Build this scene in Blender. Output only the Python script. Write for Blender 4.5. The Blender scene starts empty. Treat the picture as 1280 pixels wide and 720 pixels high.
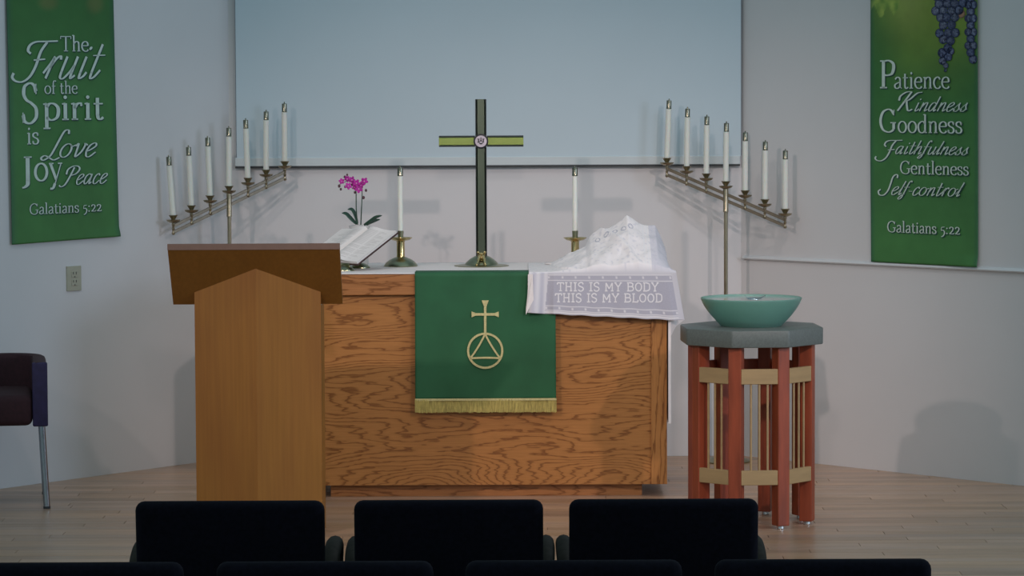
import bpy, bmesh, math, random
from mathutils import Vector, Matrix, noise
R = math.radians
random.seed(7)
scene = bpy.context.scene
COL = scene.collection

# ------------------------------------------------------------------ camera
F = 4000.0                       # focal length in pixels of the 1280x720 frame
CAMY, CAMZ = -14.2, 1.86
THETA = math.atan(260 / F)
cam_d = bpy.data.cameras.new('camera')
cam_d.lens = F / 1280 * 36
cam_d.sensor_width = 36
cam_d.clip_end = 200
cam = bpy.data.objects.new('camera', cam_d)
COL.objects.link(cam)
CM = Matrix.Translation((0, CAMY, CAMZ)) @ Matrix.Rotation(math.pi / 2 - THETA, 4, 'X') @ Matrix.Rotation(-0.0045, 4, 'Z')
cam.matrix_world = CM
scene.camera = cam

# ------------------------------------------------------------------ world and exposure
scene.view_settings.view_transform = 'Standard'
scene.view_settings.look = 'None'
scene.view_settings.gamma = 1
scene.view_settings.use_curve_mapping = False
scene.view_settings.exposure = 0.0
world = bpy.data.worlds.new('world')
scene.world = world
world.use_nodes = True
bg = world.node_tree.nodes['Background']
bg.inputs[0].default_value = (0.62, 0.92, 1.0, 1)
bg.inputs[1].default_value = 0.385

# ------------------------------------------------------------------ room lamps and an added cool fill
def spot(loc, aim, power, color, cone, blend, rad):
    d = bpy.data.lights.new('stage_light', 'SPOT')
    d.energy = power; d.color = color; d.spot_size = R(cone); d.spot_blend = blend
    d.shadow_soft_size = rad
    o = bpy.data.objects.new('stage_light', d); COL.objects.link(o)
    o.location = loc
    o.rotation_euler = (Vector(aim) - Vector(loc)).to_track_quat('-Z', 'Y').to_euler()
    return o
WARM = (1.0, 0.79, 0.73)
spot((3.35, -7.7, 4.3), (0.15, 1.0, 0.45), 545, WARM, 28, 1.0, 0.09)
spot((-4.2, -7.7, 4.25), (0.15, 1.0, 0.45), 590, WARM, 28, 1.0, 0.09)
spot((0.05, -9.9, 3.4), (0.1, 1.0, 0.45), 285, WARM, 25, 1.0, 0.12)
spot((-1.7, -2.4, 4.5), (-0.7, 1.0, 0.2), 70, WARM, 54, 1.0, 0.10)
spot((1.5, -2.4, 4.5), (0.95, 0.9, 0.2), 95, WARM, 50, 1.0, 0.10)
d = bpy.data.lights.new('cool_fill', 'AREA'); d.shape = 'RECTANGLE'; d.size = 2.4; d.size_y = 1.8  # soft cool area light added to brighten the left wall
d.energy = 180; d.color = (0.66, 0.78, 1.0)
o = bpy.data.objects.new('cool_fill', d); COL.objects.link(o); o.location = (7.5, -5.0, 2.6)
o.rotation_euler = (Vector((-1.8, 0.8, 1.0)) - Vector(o.location)).to_track_quat('-Z', 'Y').to_euler()

# ------------------------------------------------------------------ pixel -> point helpers (numbers for real distances)
def ray(px, py):
    d = Vector(((px - 640) / F, -(py - 360) / F, -1))
    return (CM.to_3x3() @ d)
def pY(px, py, Y):
    d = ray(px, py); t = (Y - CAMY) / d.y
    return Vector((0, CAMY, CAMZ)) + d * t
def pZ(px, py, z):
    d = ray(px, py); t = (z - CAMZ) / d.z
    return Vector((0, CAMY, CAMZ)) + d * t
def pPl(px, py, p0, n):
    d = ray(px, py); o = Vector((0, CAMY, CAMZ))
    t = (p0 - o).dot(n) / d.dot(n)
    return o + d * t

# ------------------------------------------------------------------ materials
def newmat(name):
    m = bpy.data.materials.new(name); m.use_nodes = True
    nt = m.node_tree
    return m, nt, nt.nodes['Principled BSDF']
def setp(b, col=None, rough=None, metal=None, **k):
    if col is not None: b.inputs['Base Color'].default_value = (*col, 1)
    if rough is not None: b.inputs['Roughness'].default_value = rough
    if metal is not None: b.inputs['Metallic'].default_value = metal
    for kk, v in k.items(): b.inputs[kk.replace('_', ' ')].default_value = v
def coords(nt, scale=(1, 1, 1), rot=(0, 0, 0)):
    tc = nt.nodes.new('ShaderNodeTexCoord'); mp = nt.nodes.new('ShaderNodeMapping')
    mp.inputs['Scale'].default_value = scale; mp.inputs['Rotation'].default_value = rot
    nt.links.new(tc.outputs['Object'], mp.inputs['Vector'])
    return mp.outputs['Vector']
def tex_noise(nt, vec, scale, detail=3, rough=0.5):
    n = nt.nodes.new('ShaderNodeTexNoise')
    n.inputs['Scale'].default_value = scale; n.inputs['Detail'].default_value = detail; n.inputs['Roughness'].default_value = rough
    nt.links.new(vec, n.inputs['Vector'])
    return n.outputs['Fac']
def ramp(nt, fac, stops):
    r = nt.nodes.new('ShaderNodeValToRGB')
    while len(r.color_ramp.elements) < len(stops): r.color_ramp.elements.new(0.5)
    for e, (p, c) in zip(r.color_ramp.elements, stops):
        e.position = p; e.color = (*c, 1) if len(c) == 3 else c
    nt.links.new(fac, r.inputs['Fac'])
    return r.outputs['Color']
def math_n(nt, op, a, b=None):
    n = nt.nodes.new('ShaderNodeMath'); n.operation = op
    for i, v in enumerate((a, b)):
        if v is None: continue
        if isinstance(v, (int, float)): n.inputs[i].default_value = v
        else: nt.links.new(v, n.inputs[i])
    return n.outputs[0]
def mixc(nt, fac, a, b, mode='MIX'):
    n = nt.nodes.new('ShaderNodeMix'); n.data_type = 'RGBA'; n.blend_type = mode
    for s, v in ((0, fac), (6, a), (7, b)):
        if isinstance(v, (int, float)): n.inputs[s].default_value = v
        elif isinstance(v, tuple): n.inputs[s].default_value = (*v, 1)
        else: nt.links.new(v, n.inputs[s])
    return n.outputs[2]
def bump(nt, b, fac, strength=0.2, dist=0.002):
    n = nt.nodes.new('ShaderNodeBump'); n.inputs['Strength'].default_value = strength
    n.inputs['Distance'].default_value = dist
    nt.links.new(fac, n.inputs['Height']); nt.links.new(n.outputs[0], b.inputs['Normal'])
def simple(name, c, rough=0.6, metal=0.0, var=0.08, nscale=30, bmp=0.0, stretch=(1, 1, 1), **k):
    m, nt, b = newmat(name); setp(b, c, rough, metal, **k)
    if rough >= 1.0: b.inputs['Specular IOR Level'].default_value = 0.15
    f = tex_noise(nt, coords(nt, stretch), nscale)
    lo = tuple(x * (1 - var) for x in c); hi = tuple(min(1, x * (1 + var)) for x in c)
    nt.links.new(ramp(nt, f, [(0.3, lo), (0.7, hi)]), b.inputs['Base Color'])
    if bmp: bump(nt, b, f, bmp)
    return m
def attr_mat(name, rough=0.6, fabric=0.0, **k):
    m, nt, b = newmat(name); setp(b, rough=rough, **k)
    a = nt.nodes.new('ShaderNodeVertexColor'); a.layer_name = 'print'
    c = a.outputs['Color']
    if fabric:
        f = tex_noise(nt, coords(nt), 12, 4)
        c = mixc(nt, fabric, c, ramp(nt, f, [(0.3, (0.6, 0.6, 0.6)), (0.7, (1.2, 1.2, 1.2))]), 'MULTIPLY')
    nt.links.new(c, b.inputs['Base Color'])
    return m

M = {}
M['wall'] = simple('painted_wall', (0.68, 0.685, 0.70), 0.85, var=0.012, nscale=3, bmp=0.03)
M['screen'] = simple('screen_fabric', (0.55, 0.66, 0.72), 0.9, var=0.015, nscale=2)
M['screen_hem'] = simple('screen_hem', (0.60, 0.67, 0.69), 0.7, var=0.02, nscale=12)
M['dark_metal'] = simple('dark_metal', (0.035, 0.04, 0.045), 0.5)
M['binding'] = simple('screen_binding', (0.22, 0.26, 0.30), 0.7)
M['rail'] = simple('painted_rail', (0.66, 0.68, 0.70), 0.5, var=0.02)
M['outlet'] = simple('outlet_plastic', (0.42, 0.42, 0.33), 0.4, var=0.03)
M['slot'] = simple('socket_slot', (0.05, 0.05, 0.05), 0.5)
M['brass'] = simple('polished_brass', (0.66, 0.50, 0.24), 0.17, 1.0, var=0.05, nscale=20)
M['bronze'] = simple('aged_brass', (0.40, 0.34, 0.24), 0.28, 1.0, var=0.1, nscale=20)
M['arm_brass'] = simple('dark_brass_bar', (0.20, 0.165, 0.12), 0.33, 0.75, var=0.15, nscale=20)
M['cap'] = simple('cap_brass', (0.22, 0.22, 0.17), 0.22, 1.0, var=0.1, nscale=20)
M['brass_dull'] = simple('dull_brass', (0.36, 0.36, 0.24), 0.30, 1.0, var=0.08, nscale=20)
M['cross_face'] = simple('cross_brass', (0.36, 0.43, 0.13), 0.26, 1.0, var=0.05, nscale=25)  # lime reflection on the arms is put into the brass colour
M['cross_post'] = simple('cross_post_brass', (0.13, 0.155, 0.115), 0.30, 1.0, var=0.08, nscale=25, stretch=(1, 1, .2))  # grey-green reflection of the room mixed into the brass colour
M['cross_edge_reflection'] = simple('cross_edge_reflection', (0.05, 0.06, 0.06), 0.35, 0.8)  # dark reflection along the bevels painted as a colour
M['wax'] = simple('white_wax', (0.78, 0.80, 0.74), 0.45, var=0.02, Subsurface_Weight=0.15)
M['paper'] = simple('book_paper', (0.82, 0.80, 0.78), 0.8, var=0.03)
M['leather'] = simple('book_leather', (0.05, 0.02, 0.02), 0.5)
M['linen'] = simple('white_linen', (0.90, 0.85, 0.84), 0.9, var=0.03, nscale=60, bmp=0.1)
M['leaf'] = simple('orchid_leaf', (0.025, 0.07, 0.045), 0.4, var=0.3)
M['petal'] = simple('orchid_petal', (0.50, 0.02, 0.36), 0.6, var=0.35, nscale=80)
M['lip'] = simple('orchid_lip', (0.75, 0.25, 0.6), 0.6)
M['bud'] = simple('orchid_bud', (0.10, 0.05, 0.06), 0.6)
M['pot'] = simple('orchid_pot', (0.7, 0.7, 0.7), 0.3)
M['slab'] = simple('grey_stone', (0.145, 0.165, 0.155), 0.45, var=0.12, nscale=120)
M['redwood'] = simple('red_stained_wood', (0.32, 0.062, 0.025), 0.42, var=0.25, nscale=10, stretch=(3, 3, .4))
M['tanwood'] = simple('tan_maple', (0.44, 0.29, 0.14), 0.5, var=0.08, nscale=14, stretch=(.5, .5, 3))
M['glide'] = simple('steel_glide', (0.6, 0.6, 0.6), 0.3, 0.8)
M['chrome'] = simple('chrome_tube', (0.42, 0.45, 0.50), 0.25, 1.0)
M['maroon'] = simple('maroon_upholstery', (0.035, 0.010, 0.016), 0.85, var=0.2, nscale=60)
M['navy'] = simple('navy_piping', (0.022, 0.016, 0.07), 0.7, var=0.2)
M['seatfab'] = simple('black_navy_fabric', (0.0045, 0.0040, 0.0085), 1.0, var=0.3, nscale=80)
M['armfab'] = simple('dark_grey_armrest', (0.034, 0.029, 0.024), 1.0, var=0.2, nscale=40)
M['parament'] = simple('green_damask', (0.018, 0.118, 0.048), 0.75, var=0.12, nscale=7)
M['gold'] = simple('gold_embroidery', (0.62, 0.56, 0.27), 0.6, var=0.15, nscale=150)
M['fringe'] = simple('gold_fringe', (0.50, 0.42, 0.12), 0.6, var=0.35, nscale=200, stretch=(1, 1, .15))
M['carpet'] = simple('nave_carpet', (0.10, 0.09, 0.085), 0.95, var=0.2, nscale=80)
M['seal'] = simple('pewter_seal', (0.62, 0.55, 0.62), 0.5, 0.2)
M['black'] = simple('black_enamel', (0.015, 0.015, 0.02), 0.4)
M['lace'] = attr_mat('lace_cloth', 0.9)
M['crochet'] = simple('crochet_thread', (0.86, 0.85, 0.88), 0.9, var=0.06, nscale=200)
M['print'] = attr_mat('banner_print', 0.55, 0.25)
M['banner_ink'] = simple('pale_ink', (0.60, 0.72, 0.66), 0.6, var=0.06)
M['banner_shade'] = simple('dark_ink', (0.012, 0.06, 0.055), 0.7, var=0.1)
M['water'] = simple('water', (0.62, 0.72, 0.70), 0.10, var=0.02, Transmission_Weight=0.25)
M['silver'] = simple('silver', (0.85, 0.87, 0.9), 0.18, 1.0)
m, nt, b = newmat('frosted_teal_glass'); M['glass'] = m
setp(b, (0.46, 0.80, 0.70), 0.34, Transmission_Weight=0.78, IOR=1.4)

# lectern veneer
def veneer(name, c1, c2, c3):
    m, nt, b = newmat(name); setp(b, rough=0.42)
    v = coords(nt, (1, 1, 0.25))
    f1 = tex_noise(nt, v, 5, 2); f2 = tex_noise(nt, coords(nt, (60, 60, 2.0)), 1.5, 3)
    c = ramp(nt, f1, [(0.3, c1), (0.5, c2), (0.7, c3)])
    nt.links.new(mixc(nt, 0.18, c, ramp(nt, f2, [(0.35, (0.5, 0.45, 0.4)), (0.65, (1.15, 1.15, 1.15))]), 'MULTIPLY'), b.inputs['Base Color'])
    return m
M['veneer'] = veneer('maple_veneer', (0.315, 0.118, 0.018), (0.355, 0.142, 0.022), (0.330, 0.132, 0.017))
M['shadeveneer'] = veneer('shaded_veneer', (0.205, 0.078, 0.008), (0.225, 0.088, 0.010), (0.21, 0.082, 0.008))  # veneer darkened to paint the shade under the reading board
M['boardedge'] = simple('board_edge', (0.20, 0.115, 0.085), 0.5, var=0.06)

# oak with cathedral grain: contour lines of a stretched noise field
def oak(name, vertical=False, seed=0.0, light=(0.48, 0.205, 0.055), dark=(0.20, 0.066, 0.011), lines=30):
    m, nt, b = newmat(name); setp(b, rough=0.38)
    sc = (1.05, 1, 4.6) if not vertical else (5, 1, 0.5)
    tc = nt.nodes.new('ShaderNodeTexCoord'); mp = nt.nodes.new('ShaderNodeMapping')
    mp.inputs['Scale'].default_value = sc; mp.inputs['Location'].default_value = (seed, seed * .7, seed * 1.3)
    nt.links.new(tc.outputs['Object'], mp.inputs['Vector'])
    v = mp.outputs['Vector']
    big = tex_noise(nt, v, 1.15, 1.0, 0.35)
    jv = coords(nt, (10, 10, 70) if not vertical else (70, 10, 10))
    jag = tex_noise(nt, jv, 1.0, 2, 0.5)
    s = math_n(nt, 'ADD', math_n(nt, 'MULTIPLY', big, lines), math_n(nt, 'MULTIPLY', jag, 1.5))
    fr = math_n(nt, 'FRACT', s)
    fine = tex_noise(nt, coords(nt, (6, 6, 200) if not vertical else (200, 6, 6)), 1.0, 2)
    line = ramp(nt, fr, [(0.0, (0.25,) * 3), (0.06, (1,) * 3), (0.20, (0.75,) * 3), (0.30, (0.12,) * 3), (0.7, (0,) * 3), (1.0, (0.2,) * 3)])
    base = mixc(nt, ramp(nt, fine, [(0.35, (0, 0, 0)), (0.65, (1, 1, 1))]), light, tuple(x * .86 for x in light))
    mm = math_n(nt, 'MULTIPLY', line, 0.95)
    nt.links.new(mixc(nt, mm, base, dark), b.inputs['Base Color'])
    return m
M['oak'] = oak('oak_plywood', seed=3.1)
M['oak_v'] = oak('oak_upright', True, 1.7, lines=14)
M['oak_rail'] = oak('oak_rail', seed=9.4, light=(0.46, 0.19, 0.06), lines=18)
M['oak_side'] = oak('oak_side', seed=5.2)

# floor strips: colour per strip from the mesh + grain
m, nt, b = newmat('maple_floor'); M['floor'] = m
setp(b, rough=0.30)
a = nt.nodes.new('ShaderNodeVertexColor'); a.layer_name = 'print'
g = tex_noise(nt, coords(nt, (2.2, 60, 1)), 1.6, 4, 0.6)
g2 = tex_noise(nt, coords(nt, (1.2, 7, 1)), 1.5, 2)
c = mixc(nt, 0.45, a.outputs['Color'], ramp(nt, g, [(0.3, (0.62, 0.55, 0.5)), (0.55, (1, 1, 1)), (0.75, (1.12, 1.1, 1.08))]), 'MULTIPLY')
c = mixc(nt, 0.35, c, ramp(nt, g2, [(0.35, (0.7, 0.66, 0.62)), (0.65, (1.1, 1.1, 1.1))]), 'MULTIPLY')
nt.links.new(c, b.inputs['Base Color'])

# ------------------------------------------------------------------ mesh helpers
def link(name, bm, mat, parent=None, smooth=False, loc=None, rot=None):
    me = bpy.data.meshes.new(name); bmesh.ops.recalc_face_normals(bm, faces=bm.faces) if bm.faces else None
    bm.to_mesh(me); bm.free()
    if mat: me.materials.append(M[mat] if isinstance(mat, str) else mat)
    if smooth:
        for p in me.polygons: p.use_smooth = True
        if smooth != 'all':
            try: me.set_sharp_from_angle(angle=R(35))
            except Exception: pass
    o = bpy.data.objects.new(name, me); COL.objects.link(o)
    if parent: o.parent = parent
    if loc is not None: o.location = loc
    if rot is not None: o.rotation_euler = rot
    return o
def tag(o, label, cat, group=None):
    o['label'] = label; o['category'] = cat
    if group: o['group'] = group
    return o
def thing(name, label, cat, loc=(0, 0, 0), rz=0, group=None):
    o = bpy.data.objects.new(name, None); COL.objects.link(o)
    o.empty_display_size = 0.05
    o.location = loc; o.rotation_euler = (0, 0, rz)
    return tag(o, label, cat, group)
def copy_tree(o, parent=None):
    c = o.copy(); COL.objects.link(c); c.parent = parent
    for ch in list(o.children): copy_tree(ch, c)
    return c
def nb(): return bmesh.new()
def box(bm, lo, hi, bev=0.0, seg=2, mat=None):
    lo = Vector(lo); hi = Vector(hi); cc = (lo + hi) / 2; s = hi - lo
    tb = bmesh.new()
    bmesh.ops.create_cube(tb, size=1)
    for v in tb.verts: v.co = Vector((v.co.x * s.x, v.co.y * s.y, v.co.z * s.z))
    if bev: bmesh.ops.bevel(tb, geom=list(tb.edges), offset=bev, segments=seg, affect='EDGES', profile=0.5)
    for v in tb.verts:
        v.co += cc
        if mat is not None: v.co = mat @ v.co
    merge(bm, tb); return bm
def merge(bm, tb):
    vm = {v: bm.verts.new(v.co) for v in tb.verts}
    for f in tb.faces:
        try: bm.faces.new([vm[v] for v in f.verts])
        except ValueError: pass
    tb.free()
def lathe(bm, prof, seg=24, c=(0, 0, 0), M3=None, cap=True):
    rings = []
    for r, z in prof:
        ring = []
        for k in range(seg):
            a = 2 * math.pi * k / seg
            p = Vector((r * math.cos(a), r * math.sin(a), z))
            if M3 is not None: p = M3 @ p
            ring.append(bm.verts.new(p + Vector(c)))
        rings.append(ring)
    for a, b2 in zip(rings, rings[1:]):
        for k in range(seg):
            bm.faces.new((a[k], a[(k + 1) % seg], b2[(k + 1) % seg], b2[k]))
    if cap:
        bm.faces.new(rings[0]); bm.faces.new(rings[-1])
    return bm
def tube(bm, pts, r, seg=10, closed=False):
    pts = [Vector(p) for p in pts]; n = len(pts); rings = []
    up = Vector((0, 0, 1))
    for i, p in enumerate(pts):
        t = (pts[min(i + 1, n - 1)] - pts[max(i - 1, 0)]).normalized()
        if i == 0:
            ref = up if abs(t.dot(up)) < 0.95 else Vector((1, 0, 0))
            nrm = (ref - t * ref.dot(t)).normalized()
        else:
            nrm = (nrm - t * nrm.dot(t)).normalized()
        bn = t.cross(nrm)
        rr = r[i] if isinstance(r, (list, tuple)) else r
        rings.append([bm.verts.new(p + (nrm * math.cos(2 * math.pi * k / seg) + bn * math.sin(2 * math.pi * k / seg)) * rr) for k in range(seg)])
    for a, b2 in zip(rings, rings[1:]):
        for k in range(seg): bm.faces.new((a[k], a[(k + 1) % seg], b2[(k + 1) % seg], b2[k]))
    bm.faces.new(rings[0]); bm.faces.new(rings[-1])
    return bm
def prism(bm, poly, z0, z1, bev=0):
    tb = bmesh.new()
    a = [tb.verts.new((x, y, z0)) for x, y in poly]; b2 = [tb.verts.new((x, y, z1)) for x, y in poly]
    n = len(poly)
    tb.faces.new(a); tb.faces.new(b2)
    for i in range(n): tb.faces.new((a[i], a[(i + 1) % n], b2[(i + 1) % n], b2[i]))
    bmesh.ops.recalc_face_normals(tb, faces=tb.faces)
    if bev: bmesh.ops.bevel(tb, geom=list(tb.edges), offset=bev, segments=2, affect='EDGES', profile=0.5)
    merge(bm, tb); return bm
def ball(bm, c, r, s=(1, 1, 1), u=10, v=7, mat=None):
    tb = bmesh.new(); bmesh.ops.create_uvsphere(tb, u_segments=u, v_segments=v, radius=r)
    for q in tb.verts:
        p = Vector((q.co.x * s[0], q.co.y * s[1], q.co.z * s[2]))
        if mat is not None: p = mat @ p
        q.co = p + Vector(c)
    merge(bm, tb); return bm
def grid_mesh(name, fn, nu, nv, mat, parent=None, colfn=None, thick=0.0, smooth=True):
    vs = [fn(i / nu, j / nv) for j in range(nv + 1) for i in range(nu + 1)]
    fs = [(j * (nu + 1) + i, j * (nu + 1) + i + 1, (j + 1) * (nu + 1) + i + 1, (j + 1) * (nu + 1) + i) for j in range(nv) for i in range(nu)]
    me = bpy.data.meshes.new(name); me.from_pydata([tuple(v) for v in vs], [], fs); me.materials.append(M[mat])
    if colfn:
        ca = me.color_attributes.new('print', 'FLOAT_COLOR', 'POINT')
        k = 0
        for j in range(nv + 1):
            for i in range(nu + 1):
                ca.data[k].color = (*colfn(i / nu, j / nv), 1); k += 1
    if smooth:
        for p in me.polygons: p.use_smooth = True
    o = bpy.data.objects.new(name, me); COL.objects.link(o)
    if parent: o.parent = parent
    if thick:
        sm = o.modifiers.new('thickness', 'SOLIDIFY'); sm.thickness = thick; sm.offset = 0
    return o

# ------------------------------------------------------------------ lettering: pen strokes along letter skeletons
# stroke codes: l straight, s smooth curve, a ellipse arc (cx, cy, rx, ry, a0, a1), t thin straight (serif), d dot (x, y, r)
SER = {
 'T': (.60, [('l', .30,.67,.30,0), ('t', .03,.66,.57,.66), ('t', .03,.67,.03,.54), ('t', .57,.67,.57,.54), ('t', .19,.01,.41,.01)]),
 'h': (.50, [('l', .12,.72,.12,0), ('t', .03,.71,.12,.72), ('s', .12,.32,.19,.41,.28,.44,.36,.40,.38,.28), ('l', .38,.30,.38,0), ('t', .04,.01,.20,.01), ('t', .30,.01,.46,.01)]),
 'e': (.42, [('t', .06,.25,.37,.25), ('s', .37,.25,.34,.39,.22,.44,.09,.37,.05,.21,.11,.06,.23,0,.33,.02,.38,.08)]),
 '.': (.20, [('d', .08,.05,.055)]),
 'o': (.48, [('a', .24,.22,.185,.22,90,450)]),
 'f': (.32, [('l', .13,.60,.13,0), ('s', .13,.58,.17,.70,.26,.72,.31,.68), ('t', .03,.42,.28,.42), ('t', .04,.01,.23,.01)]),
 't': (.32, [('l', .14,.58,.14,.10), ('s', .14,.12,.16,.03,.22,0,.30,.05), ('t', .03,.42,.29,.42)]),
 'S': (.52, [('s', .44,.54,.38,.65,.26,.69,.11,.63,.08,.50,.16,.40,.30,.34,.43,.25,.44,.11,.34,.02,.22,-.01,.10,.03,.05,.14), ('t', .44,.68,.44,.50), ('t', .05,.18,.05,0)]),
 'p': (.50, [('l', .12,.44,.12,-.22), ('t', .03,.42,.12,.44), ('t', .03,-.22,.22,-.22), ('s', .12,.34,.20,.43,.32,.43,.42,.34,.44,.21,.40,.07,.28,0,.18,.02,.12,.08)]),
 'i': (.26, [('l', .13,.44,.13,0), ('t', .04,.42,.13,.44), ('t', .04,.01,.22,.01), ('d', .13,.60,.05)]),
 'r': (.36, [('l', .12,.44,.12,0), ('t', .03,.42,.12,.44), ('t', .04,.01,.22,.01), ('s', .12,.30,.18,.40,.26,.44,.33,.42), ('d', .31,.39,.035)]),
 's': (.36, [('s', .30,.34,.26,.42,.18,.44,.08,.40,.07,.31,.15,.25,.26,.20,.31,.11,.26,.02,.16,0,.08,.03,.05,.11), ('t', .30,.43,.30,.31), ('t', .05,.13,.05,.01)]),
 'J': (.34, [('l', .20,.67,.20,.0), ('s', .20,.02,.19,-.10,.12,-.17,.05,-.19), ('t', .10,.66,.31,.66)]),
 'y': (.44, [('l', .06,.43,.24,.02), ('t', .40,.43,.20,-.10), ('s', .20,-.08,.15,-.18,.09,-.22,.05,-.20), ('t', .01,.43,.16,.43), ('t', .30,.43,.44,.43)]),
 'G': (.68, [('s', .57,.54,.47,.65,.34,.68,.16,.60,.07,.42,.07,.24,.16,.07,.34,0,.47,.02,.58,.09), ('l', .57,.09,.57,.28), ('t', .44,.28,.66,.28), ('t', .58,.67,.57,.50)]),
 'a': (.42, [('s', .08,.36,.15,.43,.24,.44,.31,.38,.32,.28), ('l', .32,.30,.32,.06), ('t', .32,.06,.40,.0), ('s', .32,.25,.18,.21,.07,.14,.08,.04,.17,0,.26,.03,.32,.10)]),
 'l': (.26, [('l', .13,.72,.13,0), ('t', .04,.71,.13,.72), ('t', .04,.01,.22,.01)]),
 'n': (.50, [('l', .12,.44,.12,0), ('t', .03,.42,.12,.44), ('s', .12,.32,.19,.41,.28,.44,.36,.40,.38,.28), ('l', .38,.30,.38,0), ('t', .04,.01,.20,.01), ('t', .30,.01,.46,.01)]),
 'd': (.50, [('l', .37,.72,.37,0), ('t', .28,.71,.37,.72), ('t', .37,.01,.46,.01), ('s', .37,.34,.28,.44,.16,.42,.06,.32,.05,.19,.10,.05,.20,0,.30,.02,.37,.10)]),
 'c': (.40, [('s', .35,.35,.28,.43,.20,.44,.09,.36,.05,.21,.11,.06,.21,0,.31,.02,.37,.09), ('d', .34,.36,.03)]),
 'P': (.54, [('l', .15,.67,.15,0), ('t', .04,.66,.18,.66), ('t', .04,.01,.27,.01), ('s', .15,.65,.32,.67,.46,.60,.48,.48,.42,.35,.28,.31,.20,.32)]),
 '5': (.42, [('t', .14,.42,.35,.44), ('t', .14,.42,.10,.22), ('s', .10,.22,.22,.24,.33,.17,.34,.03,.24,-.12,.12,-.17)]),
 ':': (.22, [('d', .10,.05,.05), ('d', .10,.36,.05)]),
 '2': (.42, [('s', .07,.34,.12,.43,.21,.45,.31,.40,.31,.29,.22,.16,.06,.02), ('l', .06,.03,.38,.03), ('t', .38,.03,.38,.10)]),
 ' ': (.22, []),
}
SCR = {   # slanted round-hand skeletons (slant added when drawn)
 'F': (.52, [('s', .10,.46,.02,.52,.04,.62,.16,.68,.40,.69,.66,.70), ('s', .42,.68,.32,.50,.28,.24,.20,.04,.06,-.06,-.10,-.05,-.20,.02,-.19,.10), ('t', .20,.34,.46,.36)]),
 'r': (.34, [('s', .02,.10,.10,.28,.14,.42), ('l', .14,.42,.12,0), ('s', .12,.20,.18,.36,.26,.43,.30,.36)]),
 'u': (.42, [('l', .08,.42,.08,.12), ('s', .08,.14,.10,.02,.18,.0,.28,.14,.32,.26), ('l', .32,.42,.32,.10), ('s', .32,.12,.34,.0,.42,.06)]),
 'i': (.24, [('l', .10,.42,.10,.10), ('s', .10,.12,.12,.0,.20,.04,.24,.12), ('d', .12,.58,.035)]),
 't': (.28, [('l', .12,.66,.12,.10), ('s', .12,.12,.14,.0,.22,.03,.30,.16), ('t', .0,.44,.28,.45)]),
 'L': (.46, [('s', .42,.62,.38,.72,.28,.70,.22,.50,.16,.22,.10,.04,-.04,-.06,-.12,.0,-.04,.06,.10,.0,.24,-.06,.38,.0), ]),
 'o': (.40, [('a', .18,.21,.15,.21,60,420), ('s', .24,.40,.32,.34,.42,.38)]),
 'v': (.36, [('s', .02,.34,.08,.42,.10,.30,.12,.04,.16,.02,.26,.16,.30,.36,.28,.42,.38,.36)]),
 'e': (.34, [('s', .04,.16,.16,.22,.28,.34,.22,.43,.10,.36,.05,.18,.10,.02,.20,0,.34,.14)]),
 'P': (.50, [('s', .26,.66,.20,.30,.12,.02,.0,-.06,-.10,.0), ('s', .04,.40,.04,.58,.18,.70,.38,.70,.48,.58,.40,.42,.24,.36)]),
 'a': (.42, [('s', .30,.36,.20,.43,.08,.34,.05,.14,.12,0,.22,.08,.30,.30), ('l', .31,.42,.30,.10), ('s', .30,.12,.32,.0,.40,.08)]),
 'c': (.32, [('s', .26,.34,.20,.43,.09,.34,.05,.16,.10,.01,.20,.01,.32,.14)]),
 'K': (.58, [('l', .30,.68,.14,0), ('s', .30,.68,.14,.66,.02,.52,.04,.36), ('s', .62,.66,.48,.62,.34,.40,.20,.34), ('s', .26,.38,.36,.16,.46,.0,.56,.06)]),
 'n': (.42, [('l', .10,.42,.08,0), ('s', .09,.16,.18,.38,.28,.42,.30,.30), ('l', .30,.32,.30,.10), ('s', .30,.12,.32,.0,.42,.10)]),
 'd': (.42, [('s', .28,.36,.18,.43,.08,.34,.05,.14,.12,0,.22,.08,.30,.30), ('l', .32,.72,.30,.10), ('s', .30,.12,.32,.0,.40,.08)]),
 's': (.32, [('t', .0,.08,.20,.42), ('s', .20,.42,.20,.26,.26,.12,.18,.0,.06,.02,.08,.10), ('t', .20,.02,.32,.12)]),
 'h': (.42, [('l', .12,.74,.08,0), ('t', .0,.10,.12,.36), ('s', .09,.16,.18,.38,.28,.42,.30,.30), ('l', .30,.32,.30,.10), ('s', .30,.12,.32,.0,.42,.10)]),
 'f': (.28, [('s', .26,.66,.22,.74,.14,.64,.12,.30,.10,-.08,.02,-.22,-.06,-.18,.02,-.04,.16,.06), ('t', .0,.40,.28,.41)]),
 'l': (.22, [('t', .0,.10,.16,.46), ('l', .16,.72,.10,.10), ('s', .10,.12,.12,.0,.22,.10)]),
 'S': (.56, [('s', .52,.60,.50,.70,.40,.72,.30,.62,.28,.40,.24,.14,.10,-.02,-.10,-.02,-.20,.10,-.12,.18)]),
 '-': (.24, [('l', .03,.20,.20,.20)]),
 ' ': (.2, []),
}
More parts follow.
